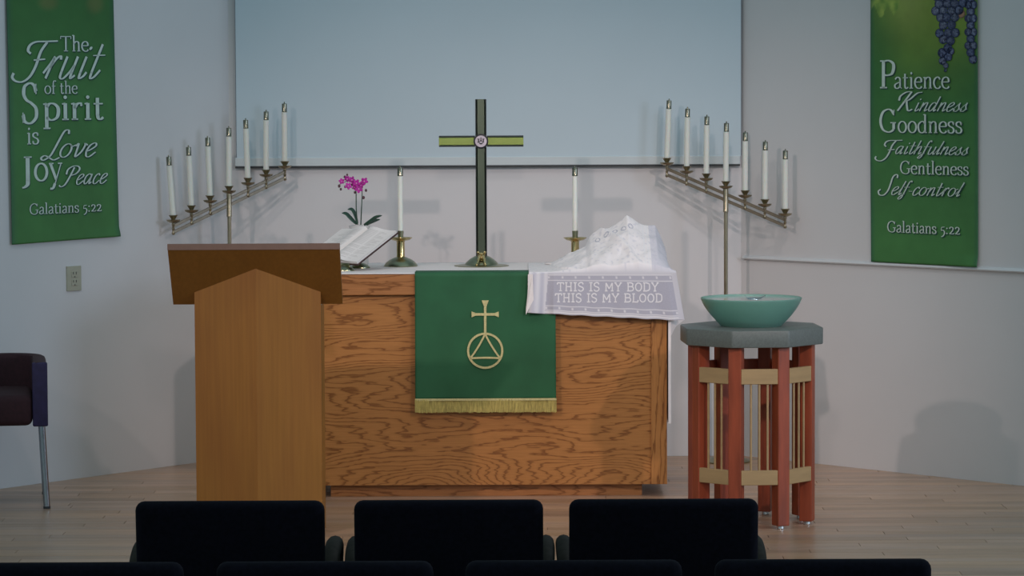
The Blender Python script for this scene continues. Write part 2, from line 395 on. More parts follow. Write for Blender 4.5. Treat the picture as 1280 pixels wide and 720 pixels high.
BLK = {   # slab capitals of the crochet work
 'T': (.60, [('l', .30,.66,.30,.0), ('l', .04,.64,.56,.64), ('l', .05,.64,.05,.50), ('l', .55,.64,.55,.50), ('l', .18,.02,.42,.02)]),
 'H': (.70, [('l', .16,.64,.16,.02), ('l', .54,.64,.54,.02), ('l', .16,.34,.54,.34), ('l', .06,.65,.26,.65), ('l', .44,.65,.64,.65), ('l', .06,.02,.26,.02), ('l', .44,.02,.64,.02)]),
 'I': (.36, [('l', .18,.65,.18,.02), ('l', .05,.65,.31,.65), ('l', .05,.02,.31,.02)]),
 'S': (.56, [('s', .46,.52,.40,.64,.24,.66,.10,.56,.12,.42,.28,.34,.44,.26,.46,.12,.34,.01,.18,.01,.08,.12)]),
 'M': (.78, [('l', .14,.64,.14,.02), ('l', .64,.64,.64,.02), ('l', .14,.64,.39,.18), ('l', .39,.18,.64,.64), ('l', .04,.02,.26,.02), ('l', .52,.02,.74,.02)]),
 'Y': (.66, [('l', .10,.65,.33,.32), ('l', .56,.65,.33,.32), ('l', .33,.34,.33,.02), ('l', .22,.02,.44,.02), ('l', .02,.65,.20,.65), ('l', .46,.65,.64,.65)]),
 'B': (.64, [('l', .14,.65,.14,.02), ('l', .04,.65,.40,.65), ('l', .04,.02,.42,.02), ('s', .38,.65,.50,.58,.50,.42,.38,.35), ('l', .14,.35,.40,.35), ('s', .38,.35,.54,.28,.54,.10,.40,.02)]),
 'O': (.66, [('a', .33,.33,.24,.31,90,450)]),
 'D': (.66, [('l', .14,.65,.14,.02), ('l', .04,.65,.34,.65), ('l', .04,.02,.34,.02), ('s', .32,.65,.52,.56,.56,.34,.52,.11,.32,.02)]),
 'L': (.58, [('l', .16,.65,.16,.02), ('l', .05,.65,.28,.65), ('l', .05,.02,.52,.02), ('l', .52,.02,.52,.18)]),
 ' ': (.34, []),
}
def cr(pts, n=6):
    P = [Vector(p) for p in pts]
    if len(P) < 3: return P
    P = [2 * P[0] - P[1]] + P + [2 * P[-1] - P[-2]]
    out = []
    for i in range(1, len(P) - 2):
        for k in range(n):
            t = k / n
            a, b2, c2, d = P[i - 1], P[i], P[i + 1], P[i + 2]
            out.append(0.5 * ((2 * b2) + (c2 - a) * t + (2 * a - 5 * b2 + 4 * c2 - d) * t * t + (3 * b2 - a - 3 * c2 + d) * t ** 3))
    out.append(P[-2]); return out
def text_polys(txt, font, thick, thin, slant=0.0, stress=0.0, track=0.0):
    """2D quads of the writing, in em units, baseline at 0"""
    quads = []; x0 = 0.0
    for ch in txt:
        adv, strokes = font[ch]
        for st in strokes:
            k, v = st[0], st[1:]
            if k == 'd':
                pts = [(v[0] + v[2] * math.cos(a * math.pi / 4), v[1] + v[2] * math.sin(a * math.pi / 4)) for a in range(8)]
                quads.append([(x0 + x + slant * y, y) for x, y in pts]); continue
            if k == 'a':
                pts = [Vector((v[0] + v[2] * math.cos(R(v[4] + (v[5] - v[4]) * q / 24)), v[1] + v[3] * math.sin(R(v[4] + (v[5] - v[4]) * q / 24)))) for q in range(25)]
            else:
                pts = [Vector((v[q], v[q + 1])) for q in range(0, len(v), 2)]
                if k == 's': pts = cr(pts)
            pts = [Vector((x0 + p.x + slant * p.y, p.y)) for p in pts]
            n = len(pts); L = []; Rr = []
            for i in range(n):
                d = (pts[min(i + 1, n - 1)] - pts[max(i - 1, 0)])
                if d.length < 1e-6: d = Vector((0, 1))
                d.normalize(); ang = math.atan2(d.y, d.x)
                w = thin if k == 't' else (thin + (thick - thin) * abs(math.sin(ang + stress)) ** 1.3)
                if font is BLK: w = thick
                e = Vector((-d.y, d.x)) * w / 2
                L.append(pts[i] + e); Rr.append(pts[i] - e)
            for i in range(n - 1):
                quads.append([tuple(L[i]), tuple(L[i + 1]), tuple(Rr[i + 1]), tuple(Rr[i])])
        x0 += adv + track
    return quads, x0
def write(bm, txt, font, place, thick=.085, thin=.03, slant=0.0, stress=0.0, track=0.0, x0=0, x1=1, size=None, bounds=None):
    """place(x, y) -> point; the words are stretched to run from x0 to x1, size = em height"""
    if font is SER: thick *= .88; thin *= .85
    if font is SCR: thick *= .85; thin *= .9
    quads, w = text_polys(txt, font, thick, thin, slant, stress, track)
    xs = [p[0] for q in quads for p in q]; lo, hi = min(xs), max(xs)
    sc = (x1 - x0) / (hi - lo)
    for q in quads:
        vs = [bm.verts.new(place(x0 + (x - lo) * sc, y * size)) for x, y in q]
        bm.faces.new(vs)

# ------------------------------------------------------------------ the room
CL, CR_, WY = Vector((-1.388, 1.55, 0)), Vector((1.13, 1.55, 0)), 1.55
LW = Vector((-1, -1.213, 0)).normalized(); RW = Vector((1, -1.022, 0)).normalized()   # directions out along side walls
FRONT = -3.2
LE = CL + LW * ((FRONT - WY) / LW.y); RE = CR_ + RW * ((FRONT - WY) / RW.y)
LN = Vector((-LW.y, LW.x, 0)) * 1.0    # inward normals
if LN.dot(Vector((0, -1, 0))) < 0: LN = -LN
RN = Vector((-RW.y, RW.x, 0))
if RN.dot(Vector((0, -1, 0))) < 0: RN = -RN
def wall(name, a, b2, n):
    bm = nb(); h = 4.6; t = 0.12
    pl = [(a.x, a.y), (b2.x, b2.y), (b2.x - n.x * t, b2.y - n.y * t), (a.x - n.x * t, a.y - n.y * t)]
    prism(bm, pl, 0.0, h)
    o = link(name, bm, 'wall'); o['kind'] = 'structure'; return o
wall('wall_back', CL, CR_, Vector((0, -1, 0)))
wall_left = wall('wall_left', CL, LE, LN)
wall_right = wall('wall_right', CR_, RE, RN)
bm = nb(); prism(bm, [(CL.x - .05, CL.y + .1), (CR_.x + .05, CR_.y + .1), (RE.x + .12, RE.y), (LE.x - .12, LE.y)], -0.15, -0.012)
floor = link('floor', bm, 'tanwood'); floor['kind'] = 'structure'
bm = nb(); box(bm, (-9, -16, -0.25), (9, FRONT, -0.15))
nf = link('floor', bm, 'carpet'); nf['kind'] = 'structure'

# maple strips of the platform
verts, faces, cols = [], [], []
y = FRONT; row = 0; SW = 0.083
while y < WY - 0.001:
    y1 = min(y + SW, WY)
    def lim(yy):
        return (CL.x + (WY - yy) / -1.213 , CR_.x + (WY - yy) / 1.022)
    xa, xb = lim(y)
    xa = max(xa, CL.x - (WY - y1) / 1.213 - .08); xb = min(xb, CR_.x + (WY - y1) / 1.022 + .09)
    x = xa - random.uniform(0, 0.0)
    first = True
    while x < xb - 0.01:
        ln = random.uniform(0.5, 1.5)
        if first: ln *= random.random() + .2; first = False
        xe = min(x + ln, xb)
        tone = random.uniform(0.80, 1.08); warm = random.uniform(-.02, .02)
        c = (0.560 * tone + warm, 0.355 * tone, 0.235 * tone - warm)
        if random.random() < .08: c = tuple(q * .78 for q in c)
        gp = 0.0012; zt = random.uniform(-.0006, 0)
        k = len(verts)
        for dz in (-0.011, zt):
            verts += [(x + gp, y + gp, dz), (xe - gp, y + gp, dz), (xe - gp, y1 - gp, dz), (x + gp, y1 - gp, dz)]
        faces += [(k + 4, k + 5, k + 6, k + 7), (k, k + 1, k + 5, k + 4), (k + 1, k + 2, k + 6, k + 5), (k + 2, k + 3, k + 7, k + 6), (k + 3, k, k + 4, k + 7)]
        cols += [c] * 8
        x = xe
    y = y1
me = bpy.data.meshes.new('floor_strip'); me.from_pydata(verts, [], faces); me.materials.append(M['floor'])
ca = me.color_attributes.new('print', 'FLOAT_COLOR', 'POINT')
for i, c in enumerate(cols): ca.data[i].color = (*c, 1)
o = bpy.data.objects.new('floor_strip', me); COL.objects.link(o); o.parent = floor; o['kind'] = 'stuff'

# ledge on the right wall
zr = 0.975
a = pPl(923, 323.5, CR_, RN)
bm = nb()
d0 = (a - CR_).dot(RW) ; 
def along(C0, W, N, s, n, z): return C0 + W * s + N * n + Vector((0, 0, z))
prof = [(0.0, 0.0), (0.014, 0.0), (0.018, 0.006), (0.012, 0.014), (0.0, 0.018)]
r1 = [bm.verts.new(along(CR_, RW, RN, max(d0, .02), p[0], zr + p[1])) for p in prof]
r2 = [bm.verts.new(along(CR_, RW, RN, 6.0, p[0], zr + p[1])) for p in prof]
for i in range(5): bm.faces.new((r1[i], r1[(i + 1) % 5], r2[(i + 1) % 5], r2[i]))
bm.faces.new(r1); bm.faces.new(r2)
o = link('trim_1', bm, 'rail'); o['kind'] = 'structure'

# ------------------------------------------------------------------ projection screen
sx0, sx1 = pY(295.5, 150, 1.52).x, pY(926, 150, 1.52).x
zb = pY(610, 208.2, 1.52).z
sc_ = thing('projection_screen', 'large pale blue projection screen hanging flat on the back wall behind the brass cross', 'screen', ((sx0 + sx1) / 2, 1.52, zb))
hw = (sx1 - sx0) / 2
bm = nb(); box(bm, (-hw, 0, 0.045), (hw, 0.006, 2.7)); link('screen_fabric', bm, 'screen', sc_)
bm = nb(); box(bm, (-hw - .008, -0.006, 0.006), (hw - .004, 0.008, 0.048), 0.003); link('bottom_hem', bm, 'screen_hem', sc_)
bm = nb(); box(bm, (-hw - .008, -0.007, -0.003), (hw - .004, 0.009, 0.0058)); link('weight_bar', bm, 'dark_metal', sc_)
bm = nb(); box(bm, (-hw - .0035, 0.002, 0.049), (-hw - .0002, 0.008, 2.7)); link('edge_binding', bm, 'binding', sc_)
bm = nb(); box(bm, (hw + .0002, 0.002, 0.049), (hw + .0035, 0.008, 2.7)); link('edge_binding', bm, 'binding', sc_)
bm = nb(); box(bm, (-hw, -0.03, 2.7), (hw, 0.028, 2.8), .008); link('roller_case', bm, 'screen_hem', sc_)

# ------------------------------------------------------------------ banners
def lerp(a, b2, t): return a + (b2 - a) * t
def sstep(a, b2, x):
    t = max(0, min(1, (x - a) / (b2 - a))); return t * t * (3 - 2 * t)
def mixt(a, b2, t): return tuple(lerp(x, y, t) for x, y in zip(a, b2))
def banner(tl, tr, bl, br, C0, W, N, label, colfn, texts, discs, wall_sign):
    """corner pixels of the cloth; it hangs 12 mm off its wall"""
    off = C0 + N * 0.014
    P = [pPl(q[0], q[1], off, N) for q in (tl, tr, bl, br)]
    root_loc = (P[2] + P[3]) / 2
    root = thing('banner', label, 'banner', root_loc)
    # continue upward past the frame
    def at(u, v):      # v: 0 bottom, 1 = frame top, 1.45 = rod
        return P[2].lerp(P[3], u).lerp(P[0].lerp(P[1], u), v) - root_loc
    TOP = 1.45
    def fn(u, v):
        vv = v * TOP
        p = at(u, vv)
        wav = 0.003 * math.sin(u * 5 + 1) * math.sin(vv * 4)
        curl = 0.010 * (1 - sstep(0, .05, vv)) * sstep(.6, 1, u)
        return p + N * (wav + curl)
    grid_mesh('cloth', fn, 90, 190, 'print', root, lambda u, v: colfn(u, v * TOP), thick=0.002)
    hgt = (P[0] - P[2]).length
    X = (P[3] - P[2]); wid = X.length; X.normalize()
    def place_off(dn, dx=0, dz=0):
        def place(x, yy):
            # x: metres along wall from root, yy metres above root
            p = W_ * x + Vector((0, 0, yy))
            # follow the cloth waves
            return p + N * (0.0052 + dn) + W_ * dx + Vector((0, 0, dz))
        return place
    W_ = X if X.x > 0 else -X
    W_ = Vector((W_.x, W_.y, 0)).normalized()
    bms = nb(); bmi = nb()
    for (txt, font, xa, xb, yb, ytop, frac, opt) in texts:
        a = pPl(xa, yb, off + N * .005, N) - root_loc; b2 = pPl(xb, yb, off + N * .005, N) - root_loc
        c_ = pPl((xa + xb) / 2, yb, off, N) - root_loc; t_ = pPl((xa + xb) / 2, ytop, off, N) - root_loc
        x0, x1 = a.dot(W_), b2.dot(W_); size = (t_.z - c_.z) / frac
        rise = opt.pop('rise', 0.0)
        def mk(dn, dx, dz):
            pl = place_off(dn, dx, dz)
            return lambda x, yy: pl(x, c_.z + yy + rise * (x - (x0 + x1) / 2))
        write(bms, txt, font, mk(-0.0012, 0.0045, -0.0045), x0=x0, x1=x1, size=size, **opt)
        write(bmi, txt, font, mk(0, 0, 0), x0=x0, x1=x1, size=size, **opt)
        opt['rise'] = rise
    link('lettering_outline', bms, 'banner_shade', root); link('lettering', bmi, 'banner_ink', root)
    if discs:
        vs, fs, cs = [], [], []
        for (px, py, r, cin, cout) in discs:
            c_ = pPl(px, py, off, N) - root_loc
            rm = r / (F / 15.0)
            k = len(vs); dn = 0.0048 + 0.0001 * (len(fs) % 7)
            vs.append(c_ + W_ * (-.25 * rm) + Vector((0, 0, .25 * rm)) + N * dn); cs.append(cin)
            for rr, cc in ((.7, mixt(cin, cout, .3)), (1.0, cout)):
                for q in range(14):
                    aa = q * math.pi / 7; ex = 1.0 / 0.85
                    vs.append(c_ + W_ * (rm * ex * rr * math.cos(aa)) + Vector((0, 0, rm * rr * math.sin(aa))) + N * dn); cs.append(cc)
            for q in range(14):
                fs.append((k, k + 1 + q, k + 1 + (q + 1) % 14))
                fs.append((k + 1 + q, k + 15 + q, k + 15 + (q + 1) % 14, k + 1 + (q + 1) % 14))
        me = bpy.data.meshes.new('grape_print'); me.from_pydata([tuple(v) for v in vs], [], fs); me.materials.append(M['print'])
        ca = me.color_attributes.new('print', 'FLOAT_COLOR', 'POINT')
        for i, c in enumerate(cs): ca.data[i].color = (*c, 1)
        o = bpy.data.objects.new('grape_print', me); COL.objects.link(o); o.parent = root
    bm = nb(); a = at(-.02, TOP) + N * .004; b2 = at(1.02, TOP) + N * .004
    tube(bm, [a, b2], 0.009); link('hanging_rod', bm, 'rail', root)
    return root
G1, G2, G3 = (0.030, 0.150, 0.028), (0.052, 0.200, 0.052), (0.19, 0.30, 0.035)
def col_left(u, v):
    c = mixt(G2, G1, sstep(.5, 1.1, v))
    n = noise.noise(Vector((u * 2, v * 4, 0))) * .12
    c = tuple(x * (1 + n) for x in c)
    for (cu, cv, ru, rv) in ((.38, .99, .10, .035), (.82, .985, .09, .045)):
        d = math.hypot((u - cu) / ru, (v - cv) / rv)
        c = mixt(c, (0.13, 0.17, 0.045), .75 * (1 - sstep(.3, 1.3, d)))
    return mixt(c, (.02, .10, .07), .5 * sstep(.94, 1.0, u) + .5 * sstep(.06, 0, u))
def col_right(u, v):
    n = noise.noise(Vector((u * 2.4 + 5, v * 6, 0)))
    c = mixt(G2, G1, sstep(.35, .7, v) * .6)
    g = sstep(.62, 1.02, v + .22 * (u - .3) * (1 - u) * 4 * .4 + n * .05)
    c = mixt(c, G3, g * (.55 + .45 * sstep(.05, .35, u)))
    c = mixt(c, (.36, .42, .12), .6 * sstep(.8, 1.05, v) * math.exp(-((u - .35) / .2) ** 2))
    if u < .30 and v > .955 + .022 * math.sin(u * 48) + .25 * max(0, u - .18):     # leaf tips
        c = mixt((.38, .50, .09), (.16, .30, .05), .5 + noise.noise(Vector((u * 22, v * 50, 1))))
    c = tuple(x * (1 + n * .15) for x in c)
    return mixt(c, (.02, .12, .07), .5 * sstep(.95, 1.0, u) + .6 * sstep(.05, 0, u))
sc1 = dict(slant=.42, thick=.075, thin=.022)
scs = dict(slant=.46, thick=.075, thin=.022)
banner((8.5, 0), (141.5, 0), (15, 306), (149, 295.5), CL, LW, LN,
  'green vertical banner on the left wall, lettered The Fruit of the Spirit', col_left, [
  ('The', SER, 75.5, 111, 64, 45.5, .67, dict(thick=.10, thin=.045)),
  ('F', SCR, 13.5, 73, 98, 51, .70, dict(slant=.30, thick=.075, thin=.03)),
  ('ruit', SCR, 53, 132, 98, 70, .43, dict(slant=.50, thick=.068, thin=.022)),
  ('of the', SER, 55.5, 97, 117, 101, .72, dict(thick=.095, thin=.045)),
  ('S', SER, 27, 48, 153.5, 104, .69, dict(thick=.115, thin=.035)),
  ('pirit', SER, 54, 130, 149.5, 129, .44, dict(thick=.11, thin=.045)),
  ('is', SER, 34, 49, 180, 166, .44, dict(thick=.10, thin=.045)),
  ('L', SCR, 50, 88, 197, 163, .72, dict(slant=.36, thick=.07, thin=.025)),
  ('ove', SCR, 74, 122, 196, 179, .43, dict(slant=.4, thick=.07, thin=.024)),
  ('J', SER, 27.5, 40, 226, 196, .67, dict(thick=.12, thin=.045)),
  ('oy', SER, 42.5, 78, 225.5, 204, .44, dict(thick=.10, thin=.04)),
  ('P', SCR, 73, 101, 231, 208, .70, dict(slant=.36, thick=.08, thin=.03)),
  ('eace', SCR, 95, 135, 229.5, 217, .43, dict(slant=.4, thick=.075, thin=.024)),
  ('Galatians 5:22', SER, 37, 127, 266, 252.5, .70, dict(thick=.095, thin=.045)),
  ], None, None)
random.seed(11)
gr = []
def grapes(rows, dark=False):
    for (px, py, r) in rows:
        t = random.random()
        gr.append((px, py, r * 1.12, (.02, .03, .10), (.01, .02, .06)))
    for (px, py, r) in rows:
        t = random.random()
        gr.append((px, py, r, mixt((.24, .30, .52), (.42, .46, .62), t), mixt((.08, .11, .28), (.13, .16, .34), t)))
grapes([(1167 + 4 + i * 9.5 + (j % 2) * 4.5 + random.uniform(-1.2, 1.2), 96 - 9.2 * (11 - j) + random.uniform(-1, 1), 5.2)
        for j in range(-14, 8) for i in range(5 if j < 3 else 4)
        if 1166 + 2 + max(0, j) * 1.3 < 1171 + i * 9.5 + (j % 2) * 4.5 < 1208 - max(0, j) * 2.2])
grapes([(1178.5, 66, 5.4), (1186, 71, 4.8), (1189, 64, 4.5), (1179, 76, 4.6), (1183, 82, 3.2), (1182.5, 88, 1.8)])
grapes([(1217 + (j % 2) * -3, 6 + 8.5 * j, 5.0) for j in range(-16, 9)] + [(1211, 6 + 17 * j, 4.5) for j in range(-8, 4)])
gr.append((1202, 17, 5.5, (.40, .22, .14), (.16, .10, .05)))
gr = [g for g in gr if 1092 < g[0] < 1217.5]
banner((1088, 0), (1222, 0), (1089, 327), (1222.5, 334), CR_, RW, RN,
  'green vertical banner on the right wall with blue grapes, reading Patience Kindness Goodness', col_right, [
  ('P', SER, 1100, 1119, 110, 75.7, .67, dict(thick=.115, thin=.04)),
  ('atience', SER, 1117.5, 1187, 110.5, 96.5, .44, dict(thick=.095, thin=.04)),
  ('K', SCR, 1121, 1153, 138.5, 114.5, .68, dict(slant=.40, thick=.07, thin=.028)),
  ('indness', SCR, 1143, 1210, 139, 128, .43, dict(slant=.46, thick=.07, thin=.024)),
  ('G', SER, 1099, 1120, 165, 137, .67, dict(thick=.115, thin=.04)),
  ('oodness', SER, 1122, 1203, 166, 152, .44, dict(thick=.095, thin=.04)),
  ('F', SCR, 1093, 1128, 199, 175, .70, dict(slant=.30, thick=.075, thin=.03)),
  ('aithfulness', SCR, 1119, 1211, 193, 183, .43, dict(slant=.46, thick=.07, thin=.024)),
  ('Gentleness', SER, 1125, 1211, 218, 201.5, .70, dict(thick=.095, thin=.04)),
  ('S', SCR, 1097, 1123, 243, 218, .72, dict(slant=.36, thick=.085, thin=.03)),
  ('elf-control', SCR, 1114, 1206, 244.5, 234, .43, dict(slant=.46, thick=.07, thin=.024)),
  ('Galatians 5:22', SER, 1109, 1200, 291.5, 277.5, .70, dict(thick=.095, thin=.045)),
  ], gr, None)

# ------------------------------------------------------------------ wall outlet
oc = pPl(92, 348, CL + LN * .003, LN)
ang = math.atan2(-LW.y, -LW.x)
ot = thing('wall_outlet', 'small beige electrical outlet plate on the left wall below the green banner', 'outlet', oc, ang)
wpl = (pPl(101, 348, CL, LN) - pPl(83.5, 348, CL, LN)).length / 2
hpl = (pPl(92, 333, CL, LN) - pPl(92, 364, CL, LN)).length / 2
bm = nb(); box(bm, (-wpl, -.006, -hpl), (wpl, .004, hpl), .002); link('cover_plate', bm, 'outlet', ot)
for s in (1, -1):
    bm = nb(); box(bm, (-wpl * .45, -.0085, s * hpl * .33 - hpl * .24), (wpl * .45, -.0058, s * hpl * .33 + hpl * .24), .001)
    sk = link('socket', bm, 'outlet', ot)
    bm = nb()
    for q in (-1, 1): box(bm, (q * wpl * .2 - .0018, -.0094, s * hpl * .33), (q * wpl * .2 + .0018, -.0084, s * hpl * .33 + .012))
    box(bm, (-.0025, -.0094, s * hpl * .33 - .014), (.0025, -.0084, s * hpl * .33 - .008)); link('slot', bm, 'slot', sk)

# ------------------------------------------------------------------ communion table
TX0, TX1, TD, TZ = (379 - 640) / 281.7, (834 - 640) / 281.7, 0.82, 1.0
tcx = (TX0 + TX1) / 2; hx = (TX1 - TX0) / 2
tb_ = thing('communion_table', 'large oak communion table with bold swirling grain, draped in green and white cloths', 'table', (tcx, 0, 0))
bm = nb(); box(bm, (-hx + .07, .008, .056), (hx - .07, .03, .908)); link('front_panel', bm, 'oak', tb_)
for s in (-1, 1):
    bm = nb(); x0, x1 = sorted((s * (hx - .0705), s * hx)); box(bm, (x0, .0, .056), (x1, .05, .908), .002); link('stile', bm, 'oak_v', tb_)
    bm = nb(); x0, x1 = sorted((s * (hx - .025), s * hx)); box(bm, (x0, .0505, .056), (x1, TD, .908)); link('side_panel', bm, 'oak_side', tb_)
bm = nb(); box(bm, (-hx + .0255, TD - .02, .056), (hx - .0255, TD, .908)); link('back_panel', bm, 'oak_side', tb_)
bm = nb(); box(bm, (-hx, -.022, .909), (hx, TD + .01, TZ), .003); link('tabletop', bm, 'oak_rail', tb_)
bm = nb(); box(bm, (-hx + .11, .06, .0), (hx - .11, TD - .08, .0555)); link('plinth', bm, 'oak_rail', tb_)

# white linen over the top, falling at both ends
def prof_path(s):     # s metres from left hem to right hem
    pass
drop = .67; wl = 2 * hx
L_ = drop * 2 + wl
def lin(u, v):
    s = u * L_; yy = lerp(.0 - .021, TD - .02, v)
    if s < drop: x, z = -hx - .006, TZ - (drop - s)
    elif s > drop + wl: x, z = hx + .006, TZ - (s - drop - wl)
    else: x, z = s - drop - hx, TZ + .004
    if z < TZ - .01:
        k = (TZ - z) / drop
        x += (1 if x > 0 else -1) * (.001 + .003 * k * (.5 + .5 * math.sin(v * 22 + 3)))
    return Vector((x, yy, z))
lo = grid_mesh('altar_linen', lin, 180, 30, 'linen', None, thick=.003)
lo.location = (tcx, 0, 0)
bm = nb(); box(bm, (hx + .0045, -.0235, TZ - drop), (hx + .017, -.0195, TZ - .004), .0015); link('folded_hem', bm, 'linen', lo)
tag(lo, 'plain white linen runner covering the top of the oak table and hanging at its ends', 'tablecloth')
def pxX(px, y=0.0): return (px - 640) / (F / (y - CAMY))

# green parament
gx0, gx1 = pY(519, 420, -.03).x, pY(694.5, 420, -.03).x
gz0 = pY(606, 499, -.03).z; gz1 = pY(606, 515.5, -.03).z
gc = (gx0 + gx1) / 2; gw = (gx1 - gx0) / 2
pr = thing('parament', 'green altar cloth with gold cross emblem and gold fringe hanging on the table front', 'altar cloth', (gc, -.03, gz1))
def gwave(x, z): 
    k = max(0, min(1, (TZ - z) / .55))
    return -.005 * k * (math.sin(x * 17 + 1) * .6 + math.sin(x * 31 + z * 9) * .35)
def gfn(u, v):
    x = lerp(-gw, gw, u); s = v * .76
    if s < .16: yy, z = .16 - s + .003, TZ + .0075
    else: z = TZ + .0075 - (s - .16) / .60 * (TZ + .0075 - gz0); yy = -.001 + gwave(x, z)
    return Vector((x * (1 + .006 * max(0, v - .3)), yy, z - gz1))
grid_mesh('cloth', gfn, 60, 60, 'parament', pr, thick=.003)
bm = nb()
n = 150
for i in range(n):
    x = lerp(-gw - .003, gw + .003, (i + .5) / n); w = gw * 2 / n * .42
    zb_ = random.uniform(-.002, .003); yj = -.004 + gwave(x, gz0) + random.uniform(-.0015, .0015)
    box(bm, (x - w, yj - .0015, zb_), (x + w, yj + .0015, gz0 - gz1))
o = link('fringe', bm, 'fringe', pr); o['kind'] = 'stuff'
bm = nb(); box(bm, (-gw - .003, -.0085, gz0 - gz1 - .006), (gw + .003, -.0035, gz0 - gz1 + .004), .001); link('braid', bm, 'gold', pr)
# emblem
bm = nb(); YE = -.0075; LIFT = [0]
def flat(bm, pts, th=.0015):
    LIFT[0] += 1; th = th + .00012 * (LIFT[0] % 5)
    a = [bm.verts.new((x, YE - th, z)) for x, z in pts]; b2 = [bm.verts.new((x, YE + .003, z)) for x, z in pts]
    bm.faces.new(a)
    for i in range(len(pts)): bm.faces.new((a[i], a[(i + 1) % len(pts)], b2[(i + 1) % len(pts)], b2[i]))
def epx(px, py): 
    p = pY(px, py, -.04); return (p.x - gc, p.z - gz1)
ccx, ccz = epx(606.5, 438.5); rr = 22.8 / 282.4
def ringf(r0, r1, n=40):
    for i in range(n):
        a0, a1 = 2 * math.pi * i / n, 2 * math.pi * (i + 1) / n
        flat(bm, [(ccx + r1 * math.cos(a0), ccz + r1 * math.sin(a0)), (ccx + r1 * math.cos(a1), ccz + r1 * math.sin(a1)), (ccx + r0 * math.cos(a1), ccz + r0 * math.sin(a1)), (ccx + r0 * math.cos(a0), ccz + r0 * math.sin(a0))])
ringf(rr - .0095, rr)
link('emblem_ring', bm, 'gold', pr)
bm = nb()
tri = [(ccx + (rr - .006) * math.cos(R(q)), ccz + (rr - .006) * math.sin(R(q))) for q in (90, 207, 333)]
for i in range(3):
    a, b2 = Vector(tri[i]), Vector(tri[(i + 1) % 3]); mid = (a + b2) / 2; cen = Vector((ccx, ccz))
    ctrl = mid.lerp(cen, .18)
    pts = [a.lerp(ctrl, t).lerp(ctrl.lerp(b2, t), t) for t in [k / 8 for k in range(9)]]
    for p, q in zip(pts, pts[1:]):
        d = (q - p).normalized(); e = Vector((-d.y, d.x)) * .004
        flat(bm, [tuple(p + e), tuple(q + e), tuple(q - e), tuple(p - e)])
link('emblem_triangle', bm, 'gold', pr)
bm = nb()
def patt(p, q, w0, w1, flare=.25):
    p, q = Vector(p), Vector(q); d = (q - p).normalized(); e = Vector((-d.y, d.x))
    k = p.lerp(q, 1 - flare)
    flat(bm, [tuple(p + e * w0), tuple(k + e * w0), tuple(q + e * w1), tuple(q - e * w1), tuple(k - e * w0), tuple(p - e * w0)])
x0_ = epx(606.5, 393)
patt(x0_, epx(606.5, 375.5), .0055, .0155, .45); patt(x0_, epx(589.5, 393), .0055, .013, .3); patt(x0_, epx(623.5, 393), .0055, .013, .3)
patt(x0_, epx(606.5, 418), .0055, .006, .1)
link('emblem_cross', bm, 'gold', pr)

# ------------------------------------------------------------------ brass cross
CY = .52; ZT = TZ + .006
base = pY(602, 331, CY); cxx = base.x
cr_ = thing('altar_cross', 'tall brass cross with round medallion standing on a domed base at centre of the table', 'cross', (cxx, CY, ZT))
bm = nb(); lathe(bm, [(.125, 0), (.126, .003), (.10, .006), (.078, .008), (.070, .018), (.052, .034), (.030, .046), (.012, .052)], 40)
link('base', bm, 'brass_dull', cr_, True)
sx = F / (CY - CAMY)
tp = pY(602, 124, CY).z - ZT; cb0 = pY(602, 183.5, CY).z - ZT; cb1 = pY(602, 169.5, CY).z - ZT
hwid = .0255
def bar(bm_, axis, a0, a1, half, c, yf, inner):
    """bevelled bar: flat centre with sloping dark edges; returns in bm_"""
    hi_ = half * inner
    pts = [(-half, yf + .012), (-half, yf + .022), (half, yf + .022), (half, yf + .012), (hi_, yf), (-hi_, yf)]
    A = []; B = []
    for p in pts:
        if axis == 'z': A.append(bm_.verts.new((c + p[0], p[1], a0))); B.append(bm_.verts.new((c + p[0], p[1], a1)))
        else: A.append(bm_.verts.new((a0, p[1], c + p[0]))); B.append(bm_.verts.new((a1, p[1], c + p[0])))
    for i in range(6): bm_.faces.new((A[i], A[(i + 1) % 6], B[(i + 1) % 6], B[i]))
    bm_.faces.new(A); bm_.faces.new(B)
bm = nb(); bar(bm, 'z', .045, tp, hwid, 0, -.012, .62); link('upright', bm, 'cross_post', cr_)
for s in (-1, 1):
    bm = nb(); x = s * (hwid); box(bm, (min(x, x - s * .004) , -.011, .045), (max(x, x - s * .004), .0135, tp - .0005)); link('edge_reflection', bm, 'cross_edge_reflection', cr_)  # dark strips imitate the dim reflection on the bevels
zc = (cb0 + cb1) / 2
for (pa, pb) in ((549.5, 594.5), (609.5, 655)):
    bm = nb(); a0, a1 = (pa - 602) / sx, (pb - 602) / sx
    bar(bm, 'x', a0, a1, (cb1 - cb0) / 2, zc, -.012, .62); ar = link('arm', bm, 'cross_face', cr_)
    for s in (-1, 1):
        bm = nb(); z_ = zc + s * (cb1 - cb0) / 2; box(bm, (a0 + .0003, -.010, min(z_, z_ - s * .007)), (a1 - .0003, .012, max(z_, z_ - s * .007))); link('edge_reflection', bm, 'cross_edge_reflection', ar)
bm = nb(); RM = Matrix.Rotation(R(90), 3, 'X')
lathe(bm, [(.0335, -.006), (.0345, .004), (.0335, .010), (.028, .0105), (.0275, .008), (0.0, .008)], 36, (0, -.012, zc), RM, cap=False); md = link('medallion', bm, 'black', cr_, True)
bm = nb(); lathe(bm, [(.0265, .0), (.0265, .010)], 36, (0, -.012, zc), RM); sl = link('seal', bm, 'seal', md)
bm = nb(); YY = -.0235
